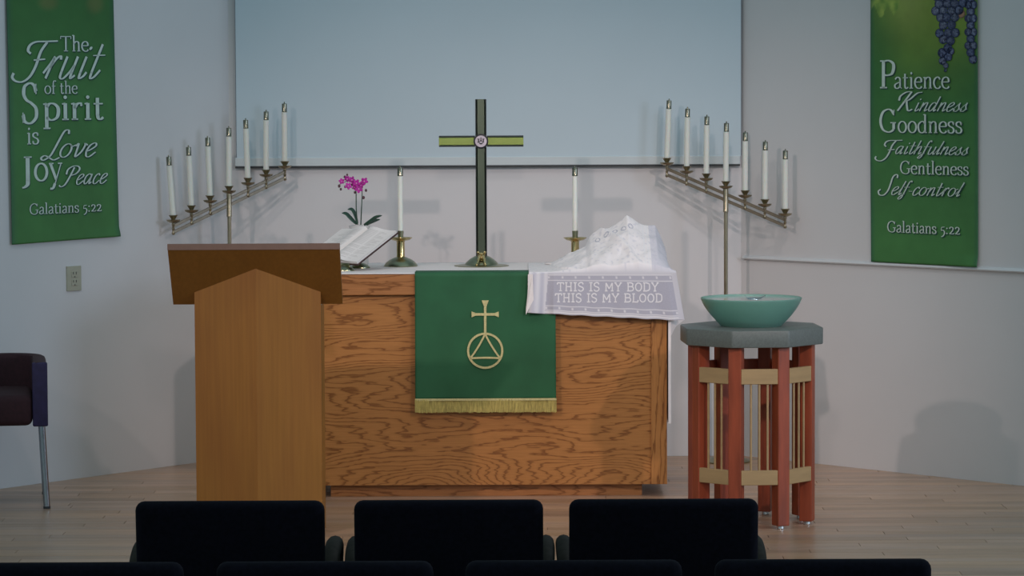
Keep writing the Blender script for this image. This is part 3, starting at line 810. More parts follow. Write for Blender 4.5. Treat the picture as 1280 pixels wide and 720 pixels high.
for (x0, z0, x1, z1) in ((-.0135, -.006, -.0085, .011), (-.017, -.006, -.006, -.003), (.0085, -.006, .0135, .011), (-.002, .0, .002, .018), (-.006, -.012, .006, -.008), (-.017, .009, -.006, .012), (.006, .009, .017, .012), (-.004, .002, .004, .005)):
    box(bm, (x0, YY, zc + z0), (x1, YY + .002, zc + z1))
bm2 = bm
for i in range(16):
    a0 = 2 * math.pi * i / 16; box(bm, (.0075 * math.cos(a0) - .0012, YY, zc - .006 + .0075 * math.sin(a0) - .0012), (.0075 * math.cos(a0) + .0012, YY + .002, zc - .006 + .0075 * math.sin(a0) + .0012))
link('monogram', bm, 'black', md)
# brass shapes imitating glare off the stepped base
bm = nb()
lathe(bm, [(.020, .0), (.024, .004), (.016, .010), (.018, .03), (.021, .034), (.0, .036)], 20, (0, -.047, .028), cap=False)
for s in (-1, 1):
    tube(bm, [(s * .004, -.066, .055), (s * .012, -.072, .042), (s * .014, -.078, .026), (s * .022 if s < 0 else s * .018, -.086, .012)], .0045, 8)
    ball(bm, (s * .022 if s < 0 else s * .018, -.088, .011), .0065)
    ball(bm, (s * .016, -.062, .066), .006)
ball(bm, (0, -.070, .060), .008)
link('foot_glare', bm, 'brass', cr_, True)

# ------------------------------------------------------------------ candles
def candle_parts(root, ln, rw, rc, cap_h, tilt=(0, 0)):
    bm = nb(); lathe(bm, [(rw * .98, 0), (rw, .004), (rw, ln - cap_h), (rw * .7, ln - cap_h + .002)], 18); link('wax', bm, 'wax', root, True)
    bm = nb(); z = ln - cap_h
    lathe(bm, [(rc * 1.0, z + .002), (rc * 1.08, z + .003), (rc, z + .006), (rc, ln - .004), (rc * .9, ln - .003), (.0035, ln - .0025), (.0026, ln + .004), (.001, ln + .006)], 16)
    link('brass_cap', bm, 'cap', root, True)
cupTop = {}
# table candlesticks
for px, side in ((501, 'left'), (719, 'right')):
    YC = .52; p = pY(px, 331, YC); s_ = F / (YC - CAMY)
    zz = lambda py: pY(px, py, YC).z - ZT
    st = thing('candlestick', 'brass candlestick with wide drip pan %s' % ('left of the cross, beside the open book' if side == 'left' else 'right of the cross, behind the lace heap'), 'candlestick', (p.x, YC, ZT), 0)
    bm = nb(); lathe(bm, [(.077, 0), (.078, .003), (.070, .016), (.052, .030), (.030, .040), (.021, .043)], 36); link('base', bm, 'brass_dull', st, True)
    bm = nb(); zp = zz(299)
    lathe(bm, [(.021, .041), (.0185, .050), (.0185, zp - .012), (.022, zp - .008)], 24); link('stem', bm, 'brass', st, True)
    bm = nb(); lathe(bm, [(.018, zp - .0078), (.040, zp - .004), (.054, zp + .006), (.0545, zp + .008), (.050, zp + .006), (.036, zp - .0005), (.016, zp - .001)], 32); link('drip_pan', bm, 'brass', st, True)
    bm = nb(); zt = zz(288.5); lathe(bm, [(.0125, zp - .002), (.0125, zp + .012), (.0145, zt)], 20); link('cup', bm, 'brass_dull', st, True)
    cd = thing('candle', 'white candle with brass cap standing in the %s candlestick on the table' % side, 'candle', (p.x, YC, ZT + zt + .0005), 0, 'candles on the table')
    candle_parts(cd, zz(208.5) - zt, .0118, .0128, .044)

# slanted seven light candelabra
ORD = ['first', 'second', 'third', 'fourth', 'fifth', 'sixth', 'seventh']
def candelabrum(side, A, B, cups, tops, pole_i=3):
    """A, B: outer and inner bar ends (x, y); cups / tops: pixel of each cup rim and candle tip, left to right"""
    n = 7
    pts = []
    for i, (px, py) in enumerate(cups):
        # point of the bar line seen at this pixel column
        d = ray(px, py)
        ax, ay = A; bx, by = B
        # solve CAM + t d lies over segment line
        dx, dy = bx - ax, by - ay
        t = ((ax) * dy - (ay - CAMY) * dx) / (d.x * dy - d.y * dx)
        w = Vector((0, CAMY, CAMZ)) + d * t
        pts.append(w)
    pc = pts[pole_i]
    root = thing('candelabrum', 'tall brass seven-light candelabrum with slanting arm, %s' % ('behind the lectern at left' if side == 'left' else 'standing behind the glass bowl at right'), 'candelabrum', (pc.x, pc.y, 0))
    O = Vector((pc.x, pc.y, 0))
    zb_ = [p.z for p in pts]
    # base and pole
    bm = nb(); lathe(bm, [(.12, 0), (.122, .006), (.10, .014), (.05, .022), (.022, .03), (.016, .045)], 32); link('base', bm, 'brass_dull', root, True)
    bm = nb(); lathe(bm, [(.0095, .04), (.0095, pc.z - .15), (.013, pc.z - .148), (.013, pc.z - .142), (.0125, pc.z - .140), (.0125, pc.z - .03)], 16); link('pole', bm, 'bronze', root, True)
    # rails
    ends = [pts[0] - O, pts[-1] - O]
    for k, off in enumerate((.052, .082)):
        bm = nb(); a = ends[0] - Vector((0, 0, off)); b2 = ends[1] - Vector((0, 0, off))
        L_r = (b2 - a).length; Qm = Matrix.Translation(a) @ (b2 - a).to_track_quat('X', 'Z').to_matrix().to_4x4()
        box(bm, (0, -.0035, -.0076), (L_r, .0035, .0076), .0012, 1, Qm); link('rail', bm, 'arm_brass', root)
    for i, w in enumerate(pts):
        p = w - O
        bm = nb()
        lathe(bm, [(.0065, -.030), (.0085, -.045), (.0065, -.050), (.0055, -.062), (.008, -.066), (.0055, -.072), (.0055, -.080), (.009, -.086), (.007, -.093), (.001, -.095)] if i != pole_i else [(.0125, -.03), (.0128, -.060)], 12, p)
        sk = link('socket', bm, 'bronze', root, True)
        bm = nb(); lathe(bm, [(.006, -.038), (.016, -.036), (.030, -.029), (.0335, -.023), (.0335, -.0215), (.030, -.023), (.014, -.0265), (.006, -.027)], 24, p); link('drip_pan', bm, 'bronze', sk, True)
        bm = nb(); lathe(bm, [(.007, -.027), (.010, -.019), (.013, -.014), (.0225, .0), (.0215, .001), (.0155, -.008), (.002, -.009)], 20, p); link('cup', bm, 'bronze', sk, True)
        tipd = ray(*tops[i]); tY = w.y
        tip = pY(tops[i][0], tops[i][1], tY)
        base_ = w + Vector((0, 0, -.0065))
        ax_ = (tip - base_); ln = ax_.length
        where = 'lowest, at the outer left end' if (side == 'left' and i == 0) else 'highest, at the inner end nearest the cross' if (side == 'left' and i == 6) else None
        if side == 'left': lab = 'white capped candle, %s of seven from the left on the left candelabrum' % ORD[i]
        else: lab = 'white capped candle, %s of seven from the left on the right candelabrum' % ORD[i]
        cd = thing('candle', lab, 'candle', base_, 0, 'candles of the %s candelabrum' % side)
        cd.rotation_euler = ax_.to_track_quat('Z', 'Y').to_euler()
        candle_parts(cd, ln, .0138, .0122, .046)
    return root
cups_l = [(180 + x / 3.427, 110 + y / 3.427) for x, y in ((125, 545), (203, 503), (283, 461), (364, 420), (445, 385), (523, 350), (603, 314))]
tops_l = [(180 + x / 3.427, 110 + y / 3.427) for x, y in ((105, 292), (190, 250), (272, 210), (363, 168), (435, 134), (523, 98), (601, 64))]
candelabrum('left', (-1.63, 1.13), (-1.09, 1.42), cups_l, tops_l)
cups_r = [(810 + x / 3.6, 110 + y / 3.6) for x, y in ((85, 315), (174, 352), (262, 385), (350, 420), (437, 461), (526, 501), (617, 544))]
tops_r = [(810 + x / 3.6, 110 + y / 3.6) for x, y in ((95, 53), (178, 90), (265, 125), (353, 155), (438, 197), (528, 239), (618, 279))]
candelabrum('right', (.757, 1.40), (1.303, 1.22), cups_r, tops_r)

# ------------------------------------------------------------------ open book on its stand
BR = pY(446, 326.5, .14)
phi = R(-42); u_ = Vector((math.cos(phi), math.sin(phi), 0)); back = Vector((-math.sin(phi), math.cos(phi), 0))
tau = R(27); up_ = back * math.cos(tau) + Vector((0, 0, math.sin(tau))); nrm_ = u_.cross(up_)
BL_, BW_ = .352, .287
bc = BR - u_ * BL_ / 2
MB_ = Matrix(((u_.x, up_.x, nrm_.x), (u_.y, up_.y, nrm_.y), (u_.z, up_.z, nrm_.z)))
bk = thing('open_book', 'large open white-paged Bible tilted on a brass stand beside the orchid', 'book', bc)
bm = nb(); box(bm, (-BL_ / 2 - .003, -.004, -.020), (BL_ / 2 + .003, BW_ + .004, -.014))
for v in bm.verts: v.co = MB_ @ v.co
link('cover', bm, 'leather', bk)
m, nt, b = newmat('printed_page'); M['page'] = m; setp(b, rough=.8)
uvn = nt.nodes.new('ShaderNodeVertexColor'); uvn.layer_name = 'print'
nt.links.new(uvn.outputs['Color'], b.inputs['Base Color'])
for s in (-1, 1):
    def pg(u, v, s=s):
        x = s * u * BL_ / 2
        h = .014 * math.exp(-((u - .22) / .28) ** 2) - .010 * math.exp(-(u / .06) ** 2) - .004 * u
        return MB_ @ Vector((x, v * BW_, h))
    random.seed(5 + s)
    lines = [random.uniform(.55, .95) for _ in range(60)]
    def pc_(u, v):
        inside = .12 < u < .90 and .08 < v < .92
        k = int(v * 34)
        if inside and (v * 34) % 1 < .5 and u < .08 + lines[k % 60] * .9 and not (.49 < u < .53) and lines[(k * 7) % 60] > .62:
            return (.68, .65, .64)
        return (.86, .83, .82)
    grid_mesh('page', pg, 40, 68 * 2, 'page', bk, pc_)
    bm = nb(); x0, x1 = sorted((s * .003, s * BL_ / 2 * .99)); box(bm, (x0, .001, -.0138), (x1, BW_ - .001, -.0055))
    for v in bm.verts: v.co = MB_ @ v.co
    link('page_block', bm, 'paper', bk)
st = thing('book_stand', 'brass book stand with curved feet under the open book', 'book stand', (bc.x, bc.y, ZT))
OB = bc - Vector((bc.x, bc.y, ZT))
bm = nb(); box(bm, (-.12, .01, -.030), (.12, .22, -.022), .002)
for v in bm.verts: v.co = MB_ @ v.co + Vector((0, 0, bc.z - ZT))
link('tilted_plate', bm, 'brass_dull', st)
bm = nb(); box(bm, (-.13, -.012, -.030), (.13, -.006, -.008), .001)
for v in bm.verts: v.co = MB_ @ v.co + Vector((0, 0, bc.z - ZT))
link('ledge', bm, 'brass_dull', st)
def loc_st(x, yb_): return u_ * x + back * yb_
for fx, fy in ((.10, .0), (-.08, .0), (.0, .20)):
    bm = nb(); c_ = loc_st(fx, fy)
    lathe(bm, [(.045, 0), (.044, .005), (.034, .014), (.018, .021), (.007, .024)] , 24, c_); 
    htop = max(.026, (bc.z - ZT) - .034 + fy * math.tan(tau) + .008)
    tube(bm, [c_ + Vector((0, 0, .02)), c_ + Vector((0, 0, htop))], .006, 8)
    link('foot', bm, 'brass_dull', st, True)

# ------------------------------------------------------------------ orchid
OY = .66
po = pY(450, 281, OY)
orr = thing('potted_orchid', 'small potted orchid with magenta blooms standing behind the open book', 'plant', (po.x, OY, ZT))
O = Vector((po.x, OY, ZT))
zrim = po.z - ZT - .004
bm = nb(); lathe(bm, [(.034, 0), (.038, .004), (.047, zrim - .012), (.051, zrim - .01), (.051, zrim), (.046, zrim), (.044, zrim - .012)], 28); link('pot', bm, 'pot', orr, True)
def op(px, py, y=OY): return pY(px, py, y) - O
def leaf(path, w):
    P = cr([op(*q) for q in path], 6); n = len(P) - 1
    bm = nb(); rows = []
    for i, p in enumerate(P):
        t = i / n; ww = w * (math.sin(math.pi * min(1, t * .92 + .10)) ** .6) if t < 1 else .0006
        d = (P[min(i + 1, n)] - P[max(i - 1, 0)]).normalized(); sd = Vector((.25, -.95, .1)).cross(d).normalized()
        sd = (sd * .55 + Vector((0, -1, 0)) * .65).normalized()
        rows.append([bm.verts.new(p - sd * ww), bm.verts.new(p - Vector((0, 0, ww * .25))), bm.verts.new(p + sd * ww)])
    for a, b2 in zip(rows, rows[1:]):
        for k in range(2): bm.faces.new((a[k], a[k + 1], b2[k + 1], b2[k]))
    o = link('leaf', bm, 'leaf', orr, 'all'); sm = o.modifiers.new('thickness', 'SOLIDIFY'); sm.thickness = .002
leaf([(446, 280, OY), (439, 273, OY - .01), (433, 267, OY - .02), (427.5, 266, OY - .03)], .013)
leaf([(447, 279, OY), (444, 268, OY), (440, 261.5, OY), (434.5, 261.5, OY)], .012)
leaf([(455, 281, OY), (463, 276, OY - .01), (470, 271, OY - .02), (477.5, 269, OY - .02)], .012)
leaf([(458, 281, OY), (465, 277, OY + .01), (470, 275, OY + .02), (475, 274, OY + .02)], .010)
for path in ([(447, 281), (445.3, 262), (445, 240), (443, 231), (437, 226), (430, 228), (424, 231)], [(451, 281), (451.8, 262), (452.6, 245), (452.8, 234), (454, 228)]):
    bm = nb(); P = cr([op(*q) for q in path], 5); tube(bm, P, [.0030 - .0018 * i / len(P) for i in range(len(P))], 7); link('stem', bm, 'leaf', orr, True)
random.seed(3)
for (px, py, r) in ((427, 226.5, 3.6), (434, 223.5, 4.2), (440, 225, 4.6), (435.5, 232.5, 4.4), (445.5, 229, 4.8), (448.5, 236, 5.0), (443.5, 234, 3.8), (455.3, 226.5, 4.8), (451, 231.5, 4.0)):
    c_ = op(px, py, OY - random.uniform(0, .03)); rm = r / 269
    bm = nb(); rot0 = random.uniform(0, 6)
    tiltM = Matrix.Rotation(random.uniform(-.6, .6), 3, 'Z') @ Matrix.Rotation(random.uniform(-.5, .4), 3, 'X')
    for k in range(5):
        a0 = rot0 + k * 2 * math.pi / 5
        Mx = tiltM @ Matrix.Rotation(a0, 3, 'Y')
        ball(bm, c_ + Mx @ Vector((rm * .58, 0, 0)), rm * .55, (1, .18, .72), 10, 6, Mx)
    fl = link('blossom', bm, 'petal', orr, 'all')
    bm = nb(); ball(bm, c_ + Vector((0, -.004, -.001)), rm * .24); link('blossom_lip', bm, 'lip', fl, 'all')
for (px, py, r) in ((434, 218.5, 1.3), (431, 221, 1.5), (424, 232.5, 1.8), (426, 236.5, 1.5), (431.5, 233.5, 1.5), (440, 231, 1.4), (443.5, 240.5, 1.4), (454.4, 247, 1.8), (457.5, 238, 1.6)):
    bm = nb(); ball(bm, op(px, py), r / 269, (1, 1, 1.2)); link('bud', bm, 'bud', orr, 'all')

# ------------------------------------------------------------------ lace cloth over the communion ware
HX = [(.05, 0), (.17, .004), (.235, .040), (.335, .095), (.355, .135), (.372, .150), (.44, .176), (.485, .200), (.524, .226), (.565, .204), (.60, .190), (.65, .184), (.672, .14), (.70, .07), (.73, .0), (.80, -.08)]
def Hx(x):
    for (a, ha), (b2, hb) in zip(HX, HX[1:]):
        if x <= b2: return ha + (hb - ha) * max(0, (x - a) / (b2 - a))
    return HX[-1][1]
T0 = .72
EX0, EX1 = pY(661, 343, -.04).x, pY(845, 345, -.04).x
HX0, HX1 = pY(658, 392, -.05).x, pY(856, 400, -.05).x
def lace(s, t, off=0.0):
    hz_l, hz_r = pY(665, 391, -.05).z, pY(851, 401, -.05).z
    if t <= T0:
        k = t / T0; y_ = lerp(.66, -.036, k); x = lerp(EX0, EX1, s)
        h = Hx(x)
        tent = max(0.0, 1 - abs(y_ - .33) / (.40 if y_ < .33 else .30))
        tent = tent ** .8
        if h > 0: h = h * tent
        n1 = noise.noise(Vector((x * 14, y_ * 9, 2))) * .012 + noise.noise(Vector((x * 35, y_ * 20, 5))) * .005 + .012 * max(0, 1 - abs(x - .40 - .45 * (.33 - y_)) * 40) * (1 if y_ < .33 else 0)
        z = TZ + .0095 + h + max(0, n1 + .004) * (1 if h > .01 else .15)
        if x > TX1 + .006:                       # past the table end it falls
            q = (x - TX1 - .006) / (EX1 - TX1 - .006)
            z = lerp(z, TZ - .16 * q, (1 - k) * .9 if k < .999 else 0)
        return Vector((x, y_ - off, z + off))
    k = (t - T0) / (1 - T0)
    x = lerp(lerp(EX0, EX1, s), lerp(HX0, HX1, s), k)
    z0 = TZ + .0095; zh = lerp(hz_l, hz_r, s) + .0015 * math.sin(s * 40)
    z = lerp(z0, zh, k)
    w = .004 * math.sin(s * 19 + .5) + .003 * math.sin(s * 43)
    fold = 0
    if s < .17: fold = .012 * math.sin(s / .17 * math.pi * 2.0) * (.3 + k)
    y_ = -.040 - k * (.006 + .5 * w) - fold - .004
    if s > .93: y_ += (s - .93) * .3 * k
    return Vector((x, y_ - off, z))
def lcol(s, t):
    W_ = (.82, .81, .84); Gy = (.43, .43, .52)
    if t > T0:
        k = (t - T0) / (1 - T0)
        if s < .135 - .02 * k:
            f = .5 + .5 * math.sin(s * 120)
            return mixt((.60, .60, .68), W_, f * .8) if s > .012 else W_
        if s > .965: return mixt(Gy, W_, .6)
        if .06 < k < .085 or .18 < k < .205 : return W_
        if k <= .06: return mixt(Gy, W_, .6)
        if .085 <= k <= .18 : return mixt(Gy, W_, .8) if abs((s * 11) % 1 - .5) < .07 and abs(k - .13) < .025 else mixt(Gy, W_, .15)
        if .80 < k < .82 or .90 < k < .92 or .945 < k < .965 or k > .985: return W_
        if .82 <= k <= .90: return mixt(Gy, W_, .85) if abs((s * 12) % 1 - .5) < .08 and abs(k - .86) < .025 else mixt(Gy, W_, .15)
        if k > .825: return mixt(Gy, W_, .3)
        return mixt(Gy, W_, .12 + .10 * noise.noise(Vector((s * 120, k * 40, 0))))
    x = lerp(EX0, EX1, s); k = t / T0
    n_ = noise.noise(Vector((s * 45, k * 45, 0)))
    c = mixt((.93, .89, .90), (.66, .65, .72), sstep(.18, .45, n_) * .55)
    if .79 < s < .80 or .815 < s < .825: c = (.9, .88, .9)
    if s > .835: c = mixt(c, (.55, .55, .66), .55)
    for cx_, ck in ((.48, .62), (.54, .60), (.60, .585), (.66, .60), (.71, .58)):      # lace rosettes
        d = math.hypot((s - cx_) * 1.4, (k - ck) * .9)
        if .016 < d < .026: c = (.52, .52, .60)
    return c
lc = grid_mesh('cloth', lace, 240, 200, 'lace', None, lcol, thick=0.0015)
lcr = thing('lace_cloth', 'white crochet cloth draped over a heap on the table, lettered THIS IS MY BODY', 'cloth', (.45, 0, ZT))
lc.parent = lcr; lc.location = (-.45, 0, -ZT)
bm = nb()
for (txt, xa, xb, yb, yt, dy) in (('THIS IS MY BODY', 696, 823.5, 363.8, 353.2, 1.2), ('THIS IS MY BLOOD', 693.5, 828, 377.6, 367.0, 1.2)):
    a = pY(xa, yb, -.048); b2 = pY(xb, yb, -.048); sz = (pY(xa, yt, -.048).z - a.z) / .66
    def pl(x, yy, a=a, b2=b2):
        z = a.z + yy - .006 * (x - a.x) / (b2.x - a.x) * .5
        zt_, zh_ = TZ + .0095, (pY(665, 391, -.05).z + pY(851, 401, -.05).z) / 2
        k = (zt_ - z) / (zt_ - zh_)
        s = ((x) - lerp(EX0, HX0, k)) / (lerp(EX1, HX1, k) - lerp(EX0, HX0, k))
        P = lace(s, T0 + k * (1 - T0))
        return Vector((x, P.y - .0022, z)) - Vector((.45, 0, ZT))
    write(bm, txt, BLK, pl, thick=.10, thin=.10, x0=a.x, x1=b2.x, size=sz)
link('lettering', bm, 'crochet', lcr)['kind'] = 'stuff'
# hanging corners: left fold tail and right corner
bm = nb()
P = [pY(660, 343, -.052), pY(666, 343, -.058), pY(667, 375, -.062), pY(657.5, 393.5, -.062), pY(657.5, 386, -.058), pY(660, 365, -.054)]
vs = [bm.verts.new(p - Vector((.45, 0, ZT))) for p in P]; bm.faces.new(vs)
o = link('hanging_corner', bm, 'linen', lcr); sm = o.modifiers.new('t', 'SOLIDIFY'); sm.thickness = .002
bm = nb()
P = [pY(842, 345, .02), pY(849, 372, .03), pY(855, 400, .04), pY(845, 408, .03), pY(838.5, 420, .02), pY(837.5, 402, -.02)]
vs = [bm.verts.new(p - Vector((.45, 0, ZT))) for p in P]; bm.faces.new(vs)
o = link('hanging_corner', bm, 'linen', lcr); sm = o.modifiers.new('t', 'SOLIDIFY'); sm.thickness = .002

pp = pY(694, 325, .50)
bm = nb(); lathe(bm, [(.020, 0), (.024, .002), (.042, .009), (.043, .011), (.040, .010), (.020, .004), (.001, .003)], 28)
o = link('plate', bm, 'linen', None, True, loc=(pp.x - .008, .50, ZT + .0005)); tag(o, 'small white dish lying just left of the lace covered heap', 'dish')

# ------------------------------------------------------------------ lectern
LY = -1.30
top_f = pY(316.5, 305, LY); zt0 = top_f.z; lx = pY(322, 500, -1.2).x
hb = .215 / .310 / 2 * .31; 
xl, xr = pY(209.5, 306, LY).x, pY(424.5, 304.5, LY).x
dep, dz = .19, pY(322, 312.5, LY).z - pY(322, 380.5, LY + .19).z
lc_ = thing('lectern', 'plain maple veneer lectern with pointed front and sloping reading board', 'lectern', (lx, -1.2, 0))
O = Vector((lx, -1.2, 0))
bm = nb()
zA = pY(316.5, 312.3, LY).z
f0 = (LY + 1.2, zt0); f1 = (LY + 1.2, zA); f2 = (LY + 1.2 + dep, zA - dz); f3 = (LY + 1.2 + dep + .012, zA - dz + .018)
# board slab (underside faces the room)
prof = [f0, f1, f2, f3, (LY + 1.2 + .014, zt0 + .001)]
A = [bm.verts.new((xl - lx, p[0], p[1])) for p in prof]; B = [bm.verts.new((xr - lx, p[0], p[1])) for p in prof]
for i in range(5): bm.faces.new((A[i], A[(i + 1) % 5], B[(i + 1) % 5], B[i]))
bm.faces.new(A); bm.faces.new(B)
brd = link('reading_board', bm, 'shadeveneer', lc_)
bm = nb(); box(bm, (xl - lx - .001, LY + 1.2 - .003, zA), (xr - lx + .001, LY + 1.2 + .012, zt0 + .0015), .001); link('board_edge', bm, 'boardedge', brd)
# body: V front meeting at a ridge, top cut along the board
bw = .5 * (pY(401.3, 500, -1.2).x - pY(243.2, 500, -1.2).x)
def under(yrel): return zA - dz * (yrel - (LY + 1.2)) / dep
pk = pY(322, 335.5, LY + .07); yp = None
# distance along the board where the underside has the ridge height
yr = (zA - pk.z) / dz * dep + (LY + 1.2)
ys = (zA - pY(402, 365, -1.17).z) / dz * dep + (LY + 1.2)
yb_ = .28
bm = nb()
TH = .022
def quadprism(p0, p1, z_of):
    """vertical panel from p0 to p1 (x, y) with thickness towards +y"""
    pts = [(p0[0], p0[1]), (p1[0], p1[1]), (p1[0], p1[1] + TH), (p0[0], p0[1] + TH)]
    lo_ = [bm.verts.new((x, y, 0)) for x, y in pts]; hi_ = [bm.verts.new((x, y, z_of(y) - .0005)) for x, y in pts]
    bm.faces.new(lo_); bm.faces.new(hi_)
    for i in range(4): bm.faces.new((lo_[i], lo_[(i + 1) % 4], hi_[(i + 1) % 4], hi_[i]))
quadprism((-bw, ys), (-.0001, yr), under); link('front_panel', bm, 'veneer', lc_)
bm = nb(); quadprism((.0001, yr), (bw, ys), under); link('front_panel', bm, 'veneer', lc_)
for s in (-1, 1):
    bm = nb(); x0, x1 = sorted((s * bw, s * (bw - .02)))
    zs = zA - dz - .005
    box(bm, (x0, ys + TH, 0), (x1, yb_, zs)); link('side_panel', bm, 'veneer', lc_)
bm = nb(); box(bm, (-bw + .021, ys + TH + .01, .72), (bw - .021, yb_, .74)); link('shelf', bm, 'veneer', lc_)

# ------------------------------------------------------------------ baptismal font
FX, FY = pxX(939.6, -.82), -.82
zsl0, zsl1 = .757, .828
ft = thing('font_stand', 'octagonal grey-topped font stand on red wooden posts with tan slatted bands', 'stand', (FX, FY, 0), R(3.5))
def octo(r, rot=22.5): return [(r * math.cos(R(rot + 45 * k)), r * math.sin(R(rot + 45 * k))) for k in range(8)]
bm = nb(); prism(bm, octo(.3095), zsl0, zsl1, .006); link('octagonal_top', bm, 'slab', ft, True)
RP = .241
for k in range(8):
    a0 = R(22.5 + 45 * k); c_ = Vector((RP * math.cos(a0), RP * math.sin(a0), 0))
    Mx = Matrix.Translation(c_) @ Matrix.Rotation(a0, 4, 'Z')
    bm = nb(); box(bm, (-.0275, -.0275, .014), (.0275, .0275, zsl0 - .0005), .004, 2, Mx); lg = link('post', bm, 'redwood', ft)
    bm = nb(); lathe(bm, [(.014, 0), (.016, .002), (.014, .014)], 14, c_); link('glide', bm, 'glide', lg)
ap = RP * math.cos(R(22.5)) + .028
for k in (1, 2, 3, 5, 6, 7):
    a0 = R(45 * k + 0); Mx = Matrix.Rotation(a0, 4, 'Z') @ Matrix.Translation((ap - .004, 0, 0))
    for z0, z1 in ((.604, .667), (.186, .247)):
        if k < 4 and z0 < .3: continue
        bm = nb(); box(bm, (-.010, -.0765, z0), (.010, .0765, z1), .002, 1, Mx); link('band', bm, 'tanwood' if k > 4 else 'redwood', ft)
    for q in ((-1, 0, 1) if k > 4 else ()):
        bm = nb()
        c2 = Mx @ Vector((0, q * .0345, 0)); tube(bm, [c2 + Vector((0, 0, .246)), c2 + Vector((0, 0, .6045))], .0048, 8); link('dowel', bm, 'tanwood', ft, True)
# glass bowl
zb0 = zsl1 + .0005
bw_ = .115
bowl = thing('glass_bowl', 'wide frosted teal glass bowl resting on the octagonal stand', 'bowl', (FX, FY, zb0))
prof = []
for i in range(15):
    t = i / 14; r = .128 + (.2125 - .128) * (.55 * math.sin(t * math.pi / 2) + .45 * t); prof.append((r, .116 * t))
inner = [(max(r - .007, .01), z + (.006 if i < 2 else .0)) for i, (r, z) in enumerate(prof)][::-1]
prof2 = [(.001, .0)] + prof + [(.2115, .118), (.208, .1175)] + inner[1:-1] + [(.112, .008), (.001, .008)]
bm = nb(); lathe(bm, prof2, 56, cap=False); bmesh.ops.remove_doubles(bm, verts=bm.verts, dist=.0005); link('glass_body', bm, 'glass', bowl, True)
wt = nb(); lathe(wt, [(.001, .111), (.2025, .111)], 48, cap=False)
o = link('water', wt, 'water', None, loc=(FX, FY, zb0)); tag(o, 'still water filling the teal glass bowl', 'water')
o['kind'] = 'stuff'
# silver crescent on the rim
P = [pY(929, 375, FY - .02), pY(932.5, 378.6, FY - .12), pY(939, 379.6, FY - .14), pY(947, 378.6, FY - .10), pY(953.5, 375.4, FY)]
O = Vector((FX, FY - .13, zb0 + .1195))
bm = nb(); pts = cr([(-.036, .01, .014), (-.024, -.03, .004), (0, -.05, .004), (.028, -.03, .005), (.05, .01, .014)], 5)
rows = []
for i, p in enumerate(pts):
    t = i / (len(pts) - 1); w = .004 + .008 * math.sin(math.pi * t)
    rows.append([bm.verts.new(p + Vector((0, 0, -w * .2))), bm.verts.new(p + Vector((0, w, w * .45)))])
for a, b2 in zip(rows, rows[1:]): bm.faces.new((a[0], b2[0], b2[1], a[1]))
o = link('silver_crescent', bm, 'silver', None, 'all', loc=O); sm = o.modifiers.new('t', 'SOLIDIFY'); sm.thickness = .002
tag(o, 'small shiny silver crescent lying inside the teal glass bowl', 'ornament')

# ------------------------------------------------------------------ maroon tub chair at the left
AX, AY = -2.365, -.10
ch = thing('tub_chair', 'maroon upholstered tub armchair with chrome legs cut off by the left frame edge', 'armchair', (AX, AY, 0), R(9))
W2, D0, D1 = .30, -.26, .28
zt_arm, zund = .642, .365
def arc_pts(half, y0, y1, r, n=8):
    P = [(-half, y0)]
    P += [(-half + r - r * math.cos(R(90 * k / n)), y1 - r + r * math.sin(R(90 * k / n))) for k in range(n + 1)]
    P += [(half - r + r * math.sin(R(90 * k / n)), y1 - r + r * math.cos(R(90 * k / n))) for k in range(n + 1)]
    P += [(half, y0)]
    return P
outer = arc_pts(W2, D0, D1, .16); inn = arc_pts(W2 - .062, D0, D1 - .062, .10)
bm = nb(); poly = outer + inn[::-1]
n = len(outer)
def ringz(z, ins):
    return [bm.verts.new((x * (1 - ins), y * (1 - ins * .6), z)) for x, y in outer], [bm.verts.new((x * (1 + ins), y * (1 + ins * .6), z)) for x, y in inn]
lev = [(zund, 0), (zt_arm - .02, 0), (zt_arm - .006, .018), (zt_arm, .06)]
rg = [ringz(*l) for l in lev]
for (o0, i0), (o1, i1) in zip(rg, rg[1:]):
    for i in range(n - 1):
        bm.faces.new((o0[i], o0[i + 1], o1[i + 1], o1[i])); bm.faces.new((i0[i + 1], i0[i], i1[i], i1[i + 1]))
    for e in (0, n - 1): bm.faces.new((o0[e], o1[e], i1[e], i0[e]) if e else (i0[e], i1[e], o1[e], o0[e]))
o_, i_ = rg[-1]; 
for i in range(n - 1): bm.faces.new((o_[i], o_[i + 1], i_[i + 1], i_[i]))
o_, i_ = rg[0]
for i in range(n - 1): bm.faces.new((o_[i + 1], o_[i], i_[i], i_[i + 1]))
link('shell', bm, 'maroon', ch, True)
for s in (-1, 1):
    bm = nb(); x0, x1 = sorted((s * (W2 - .064), s * (W2 + .002))); box(bm, (x0, D0 - .008, zund - .003), (x1, D0 + .02, zt_arm), .007, 3); link('arm_front', bm, 'navy', ch, True)
bm = nb(); box(bm, (-W2 + .064, D0 - .01, zund), (W2 - .064, D1 - .064, .50), .03, 4); link('seat', bm, 'maroon', ch, True)
for sx_, sy_ in ((-1, -1), (1, -1), (-1, 1), (1, 1)):
    bm = nb(); tube(bm, [(sx_ * (W2 - .025), sy_ * .235, zund + .01), (sx_ * (W2 - .008), sy_ * .25, .008)], .0145, 14)
    lg = link('leg', bm, 'chrome', ch, True)
    bm = nb(); lathe(bm, [(.0155, 0), (.0155, .010)], 14, (sx_ * (W2 - .008), sy_ * .25, 0)); link('foot_cap', bm, 'dark_metal', lg)

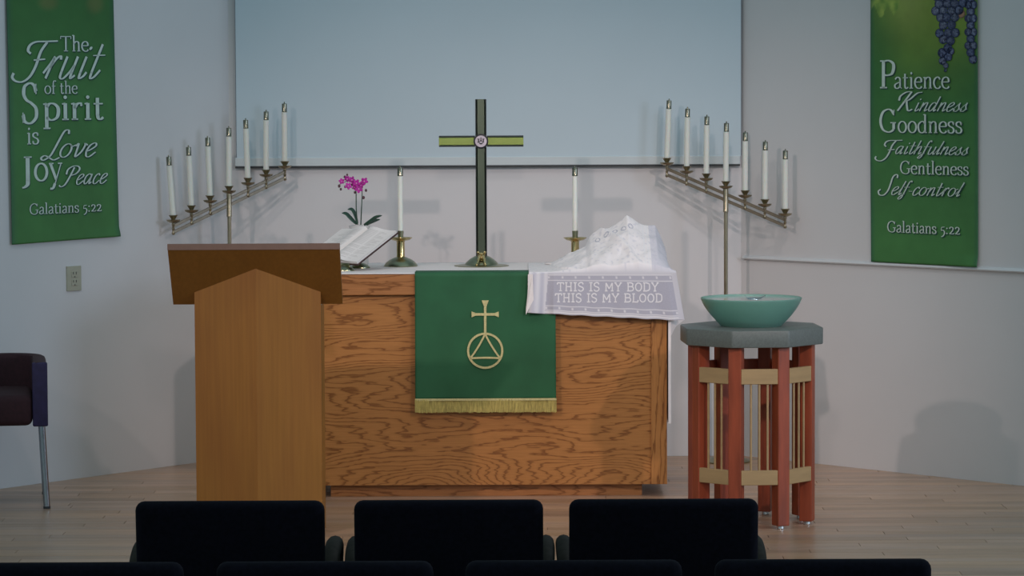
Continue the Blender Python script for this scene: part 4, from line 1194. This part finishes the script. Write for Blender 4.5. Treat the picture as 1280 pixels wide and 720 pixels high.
# ------------------------------------------------------------------ audience chairs
def make_chair():
    t = thing('stacking_chair', '', 'chair', (0, 0, -.15))
    w = .2605; H = .857
    bm = nb(); box(bm, (-w, -.03, .42), (w, .03, H), .026, 4)
    for v in bm.verts:
        k = (v.co.z - .42) / (H - .42); v.co.y += -.04 * k - .015 * math.cos(v.co.x / w * 1.4) 
    link('backrest', bm, 'seatfab', t, True)
    bm = nb(); box(bm, (-.245, .0, .40), (.245, .50, .47), .025, 3); link('seat', bm, 'seatfab', t, True)
    for s in (-1, 1):
        bm = nb()
        P = [(s * .271, -.02, .52), (s * .271, .03, .640), (s * .271, .12, .685), (s * .271, .26, .692), (s * .271, .36, .665), (s * .271, .385, .58)]
        P = cr(P, 5); rows = []
        tube(bm, P, [.015 + .009 * math.sin(math.pi * i / (len(P) - 1)) for i in range(len(P))], 12)
        for v in bm.verts:
            c = v.co; c.z = c.z
        link('armrest', bm, 'armfab', t, 'all')
        bm = nb(); box(bm, (s * .271 - .010, .0, .38), (s * .271 + .010, .38, .655), .009, 2); link('side_panel', bm, 'armfab', t, True)
        bm = nb(); tube(bm, [(s * .265, .0, .41), (s * .27, -.04, 0)], .012); link('leg', bm, 'dark_metal', t, True)
        bm = nb(); tube(bm, [(s * .265, .40, .41), (s * .27, .42, 0)], .012); link('leg', bm, 'dark_metal', t, True)
    return t
c0 = make_chair()
row1 = [(284, 'left chair'), (559, 'middle chair'), (829.5, 'right chair')]
row2 = [(89, 0), (403, 1), (716, 2), (1029.5, 3)]
first = True
labs1 = ['black padded chair back directly in front of the lectern',
         'black padded chair back in the middle, below the green parament',
         'black padded chair back overlapping the lower left of the font stand']
labs2 = ['dark chair back cut off at the bottom left corner',
         'dark chair back at the bottom edge, second from left in nearest row',
         'dark chair back at the bottom edge, third from left in nearest row',
         'dark chair back at the bottom edge, rightmost of nearest row']
for i, (px, _) in enumerate(row1):
    c = c0 if i == 0 else copy_tree(c0)
    c.location = (pxX(px, -5.44), -5.40, -.15); c['label'] = labs1[i]; c['group'] = 'audience chairs in the upper row'
for i, (px, _) in enumerate(row2):
    c = copy_tree(c0)
    c.location = (pxX(px, -6.55), -6.52, -.15); c['label'] = labs2[i]; c['group'] = 'audience chairs in the nearest row'
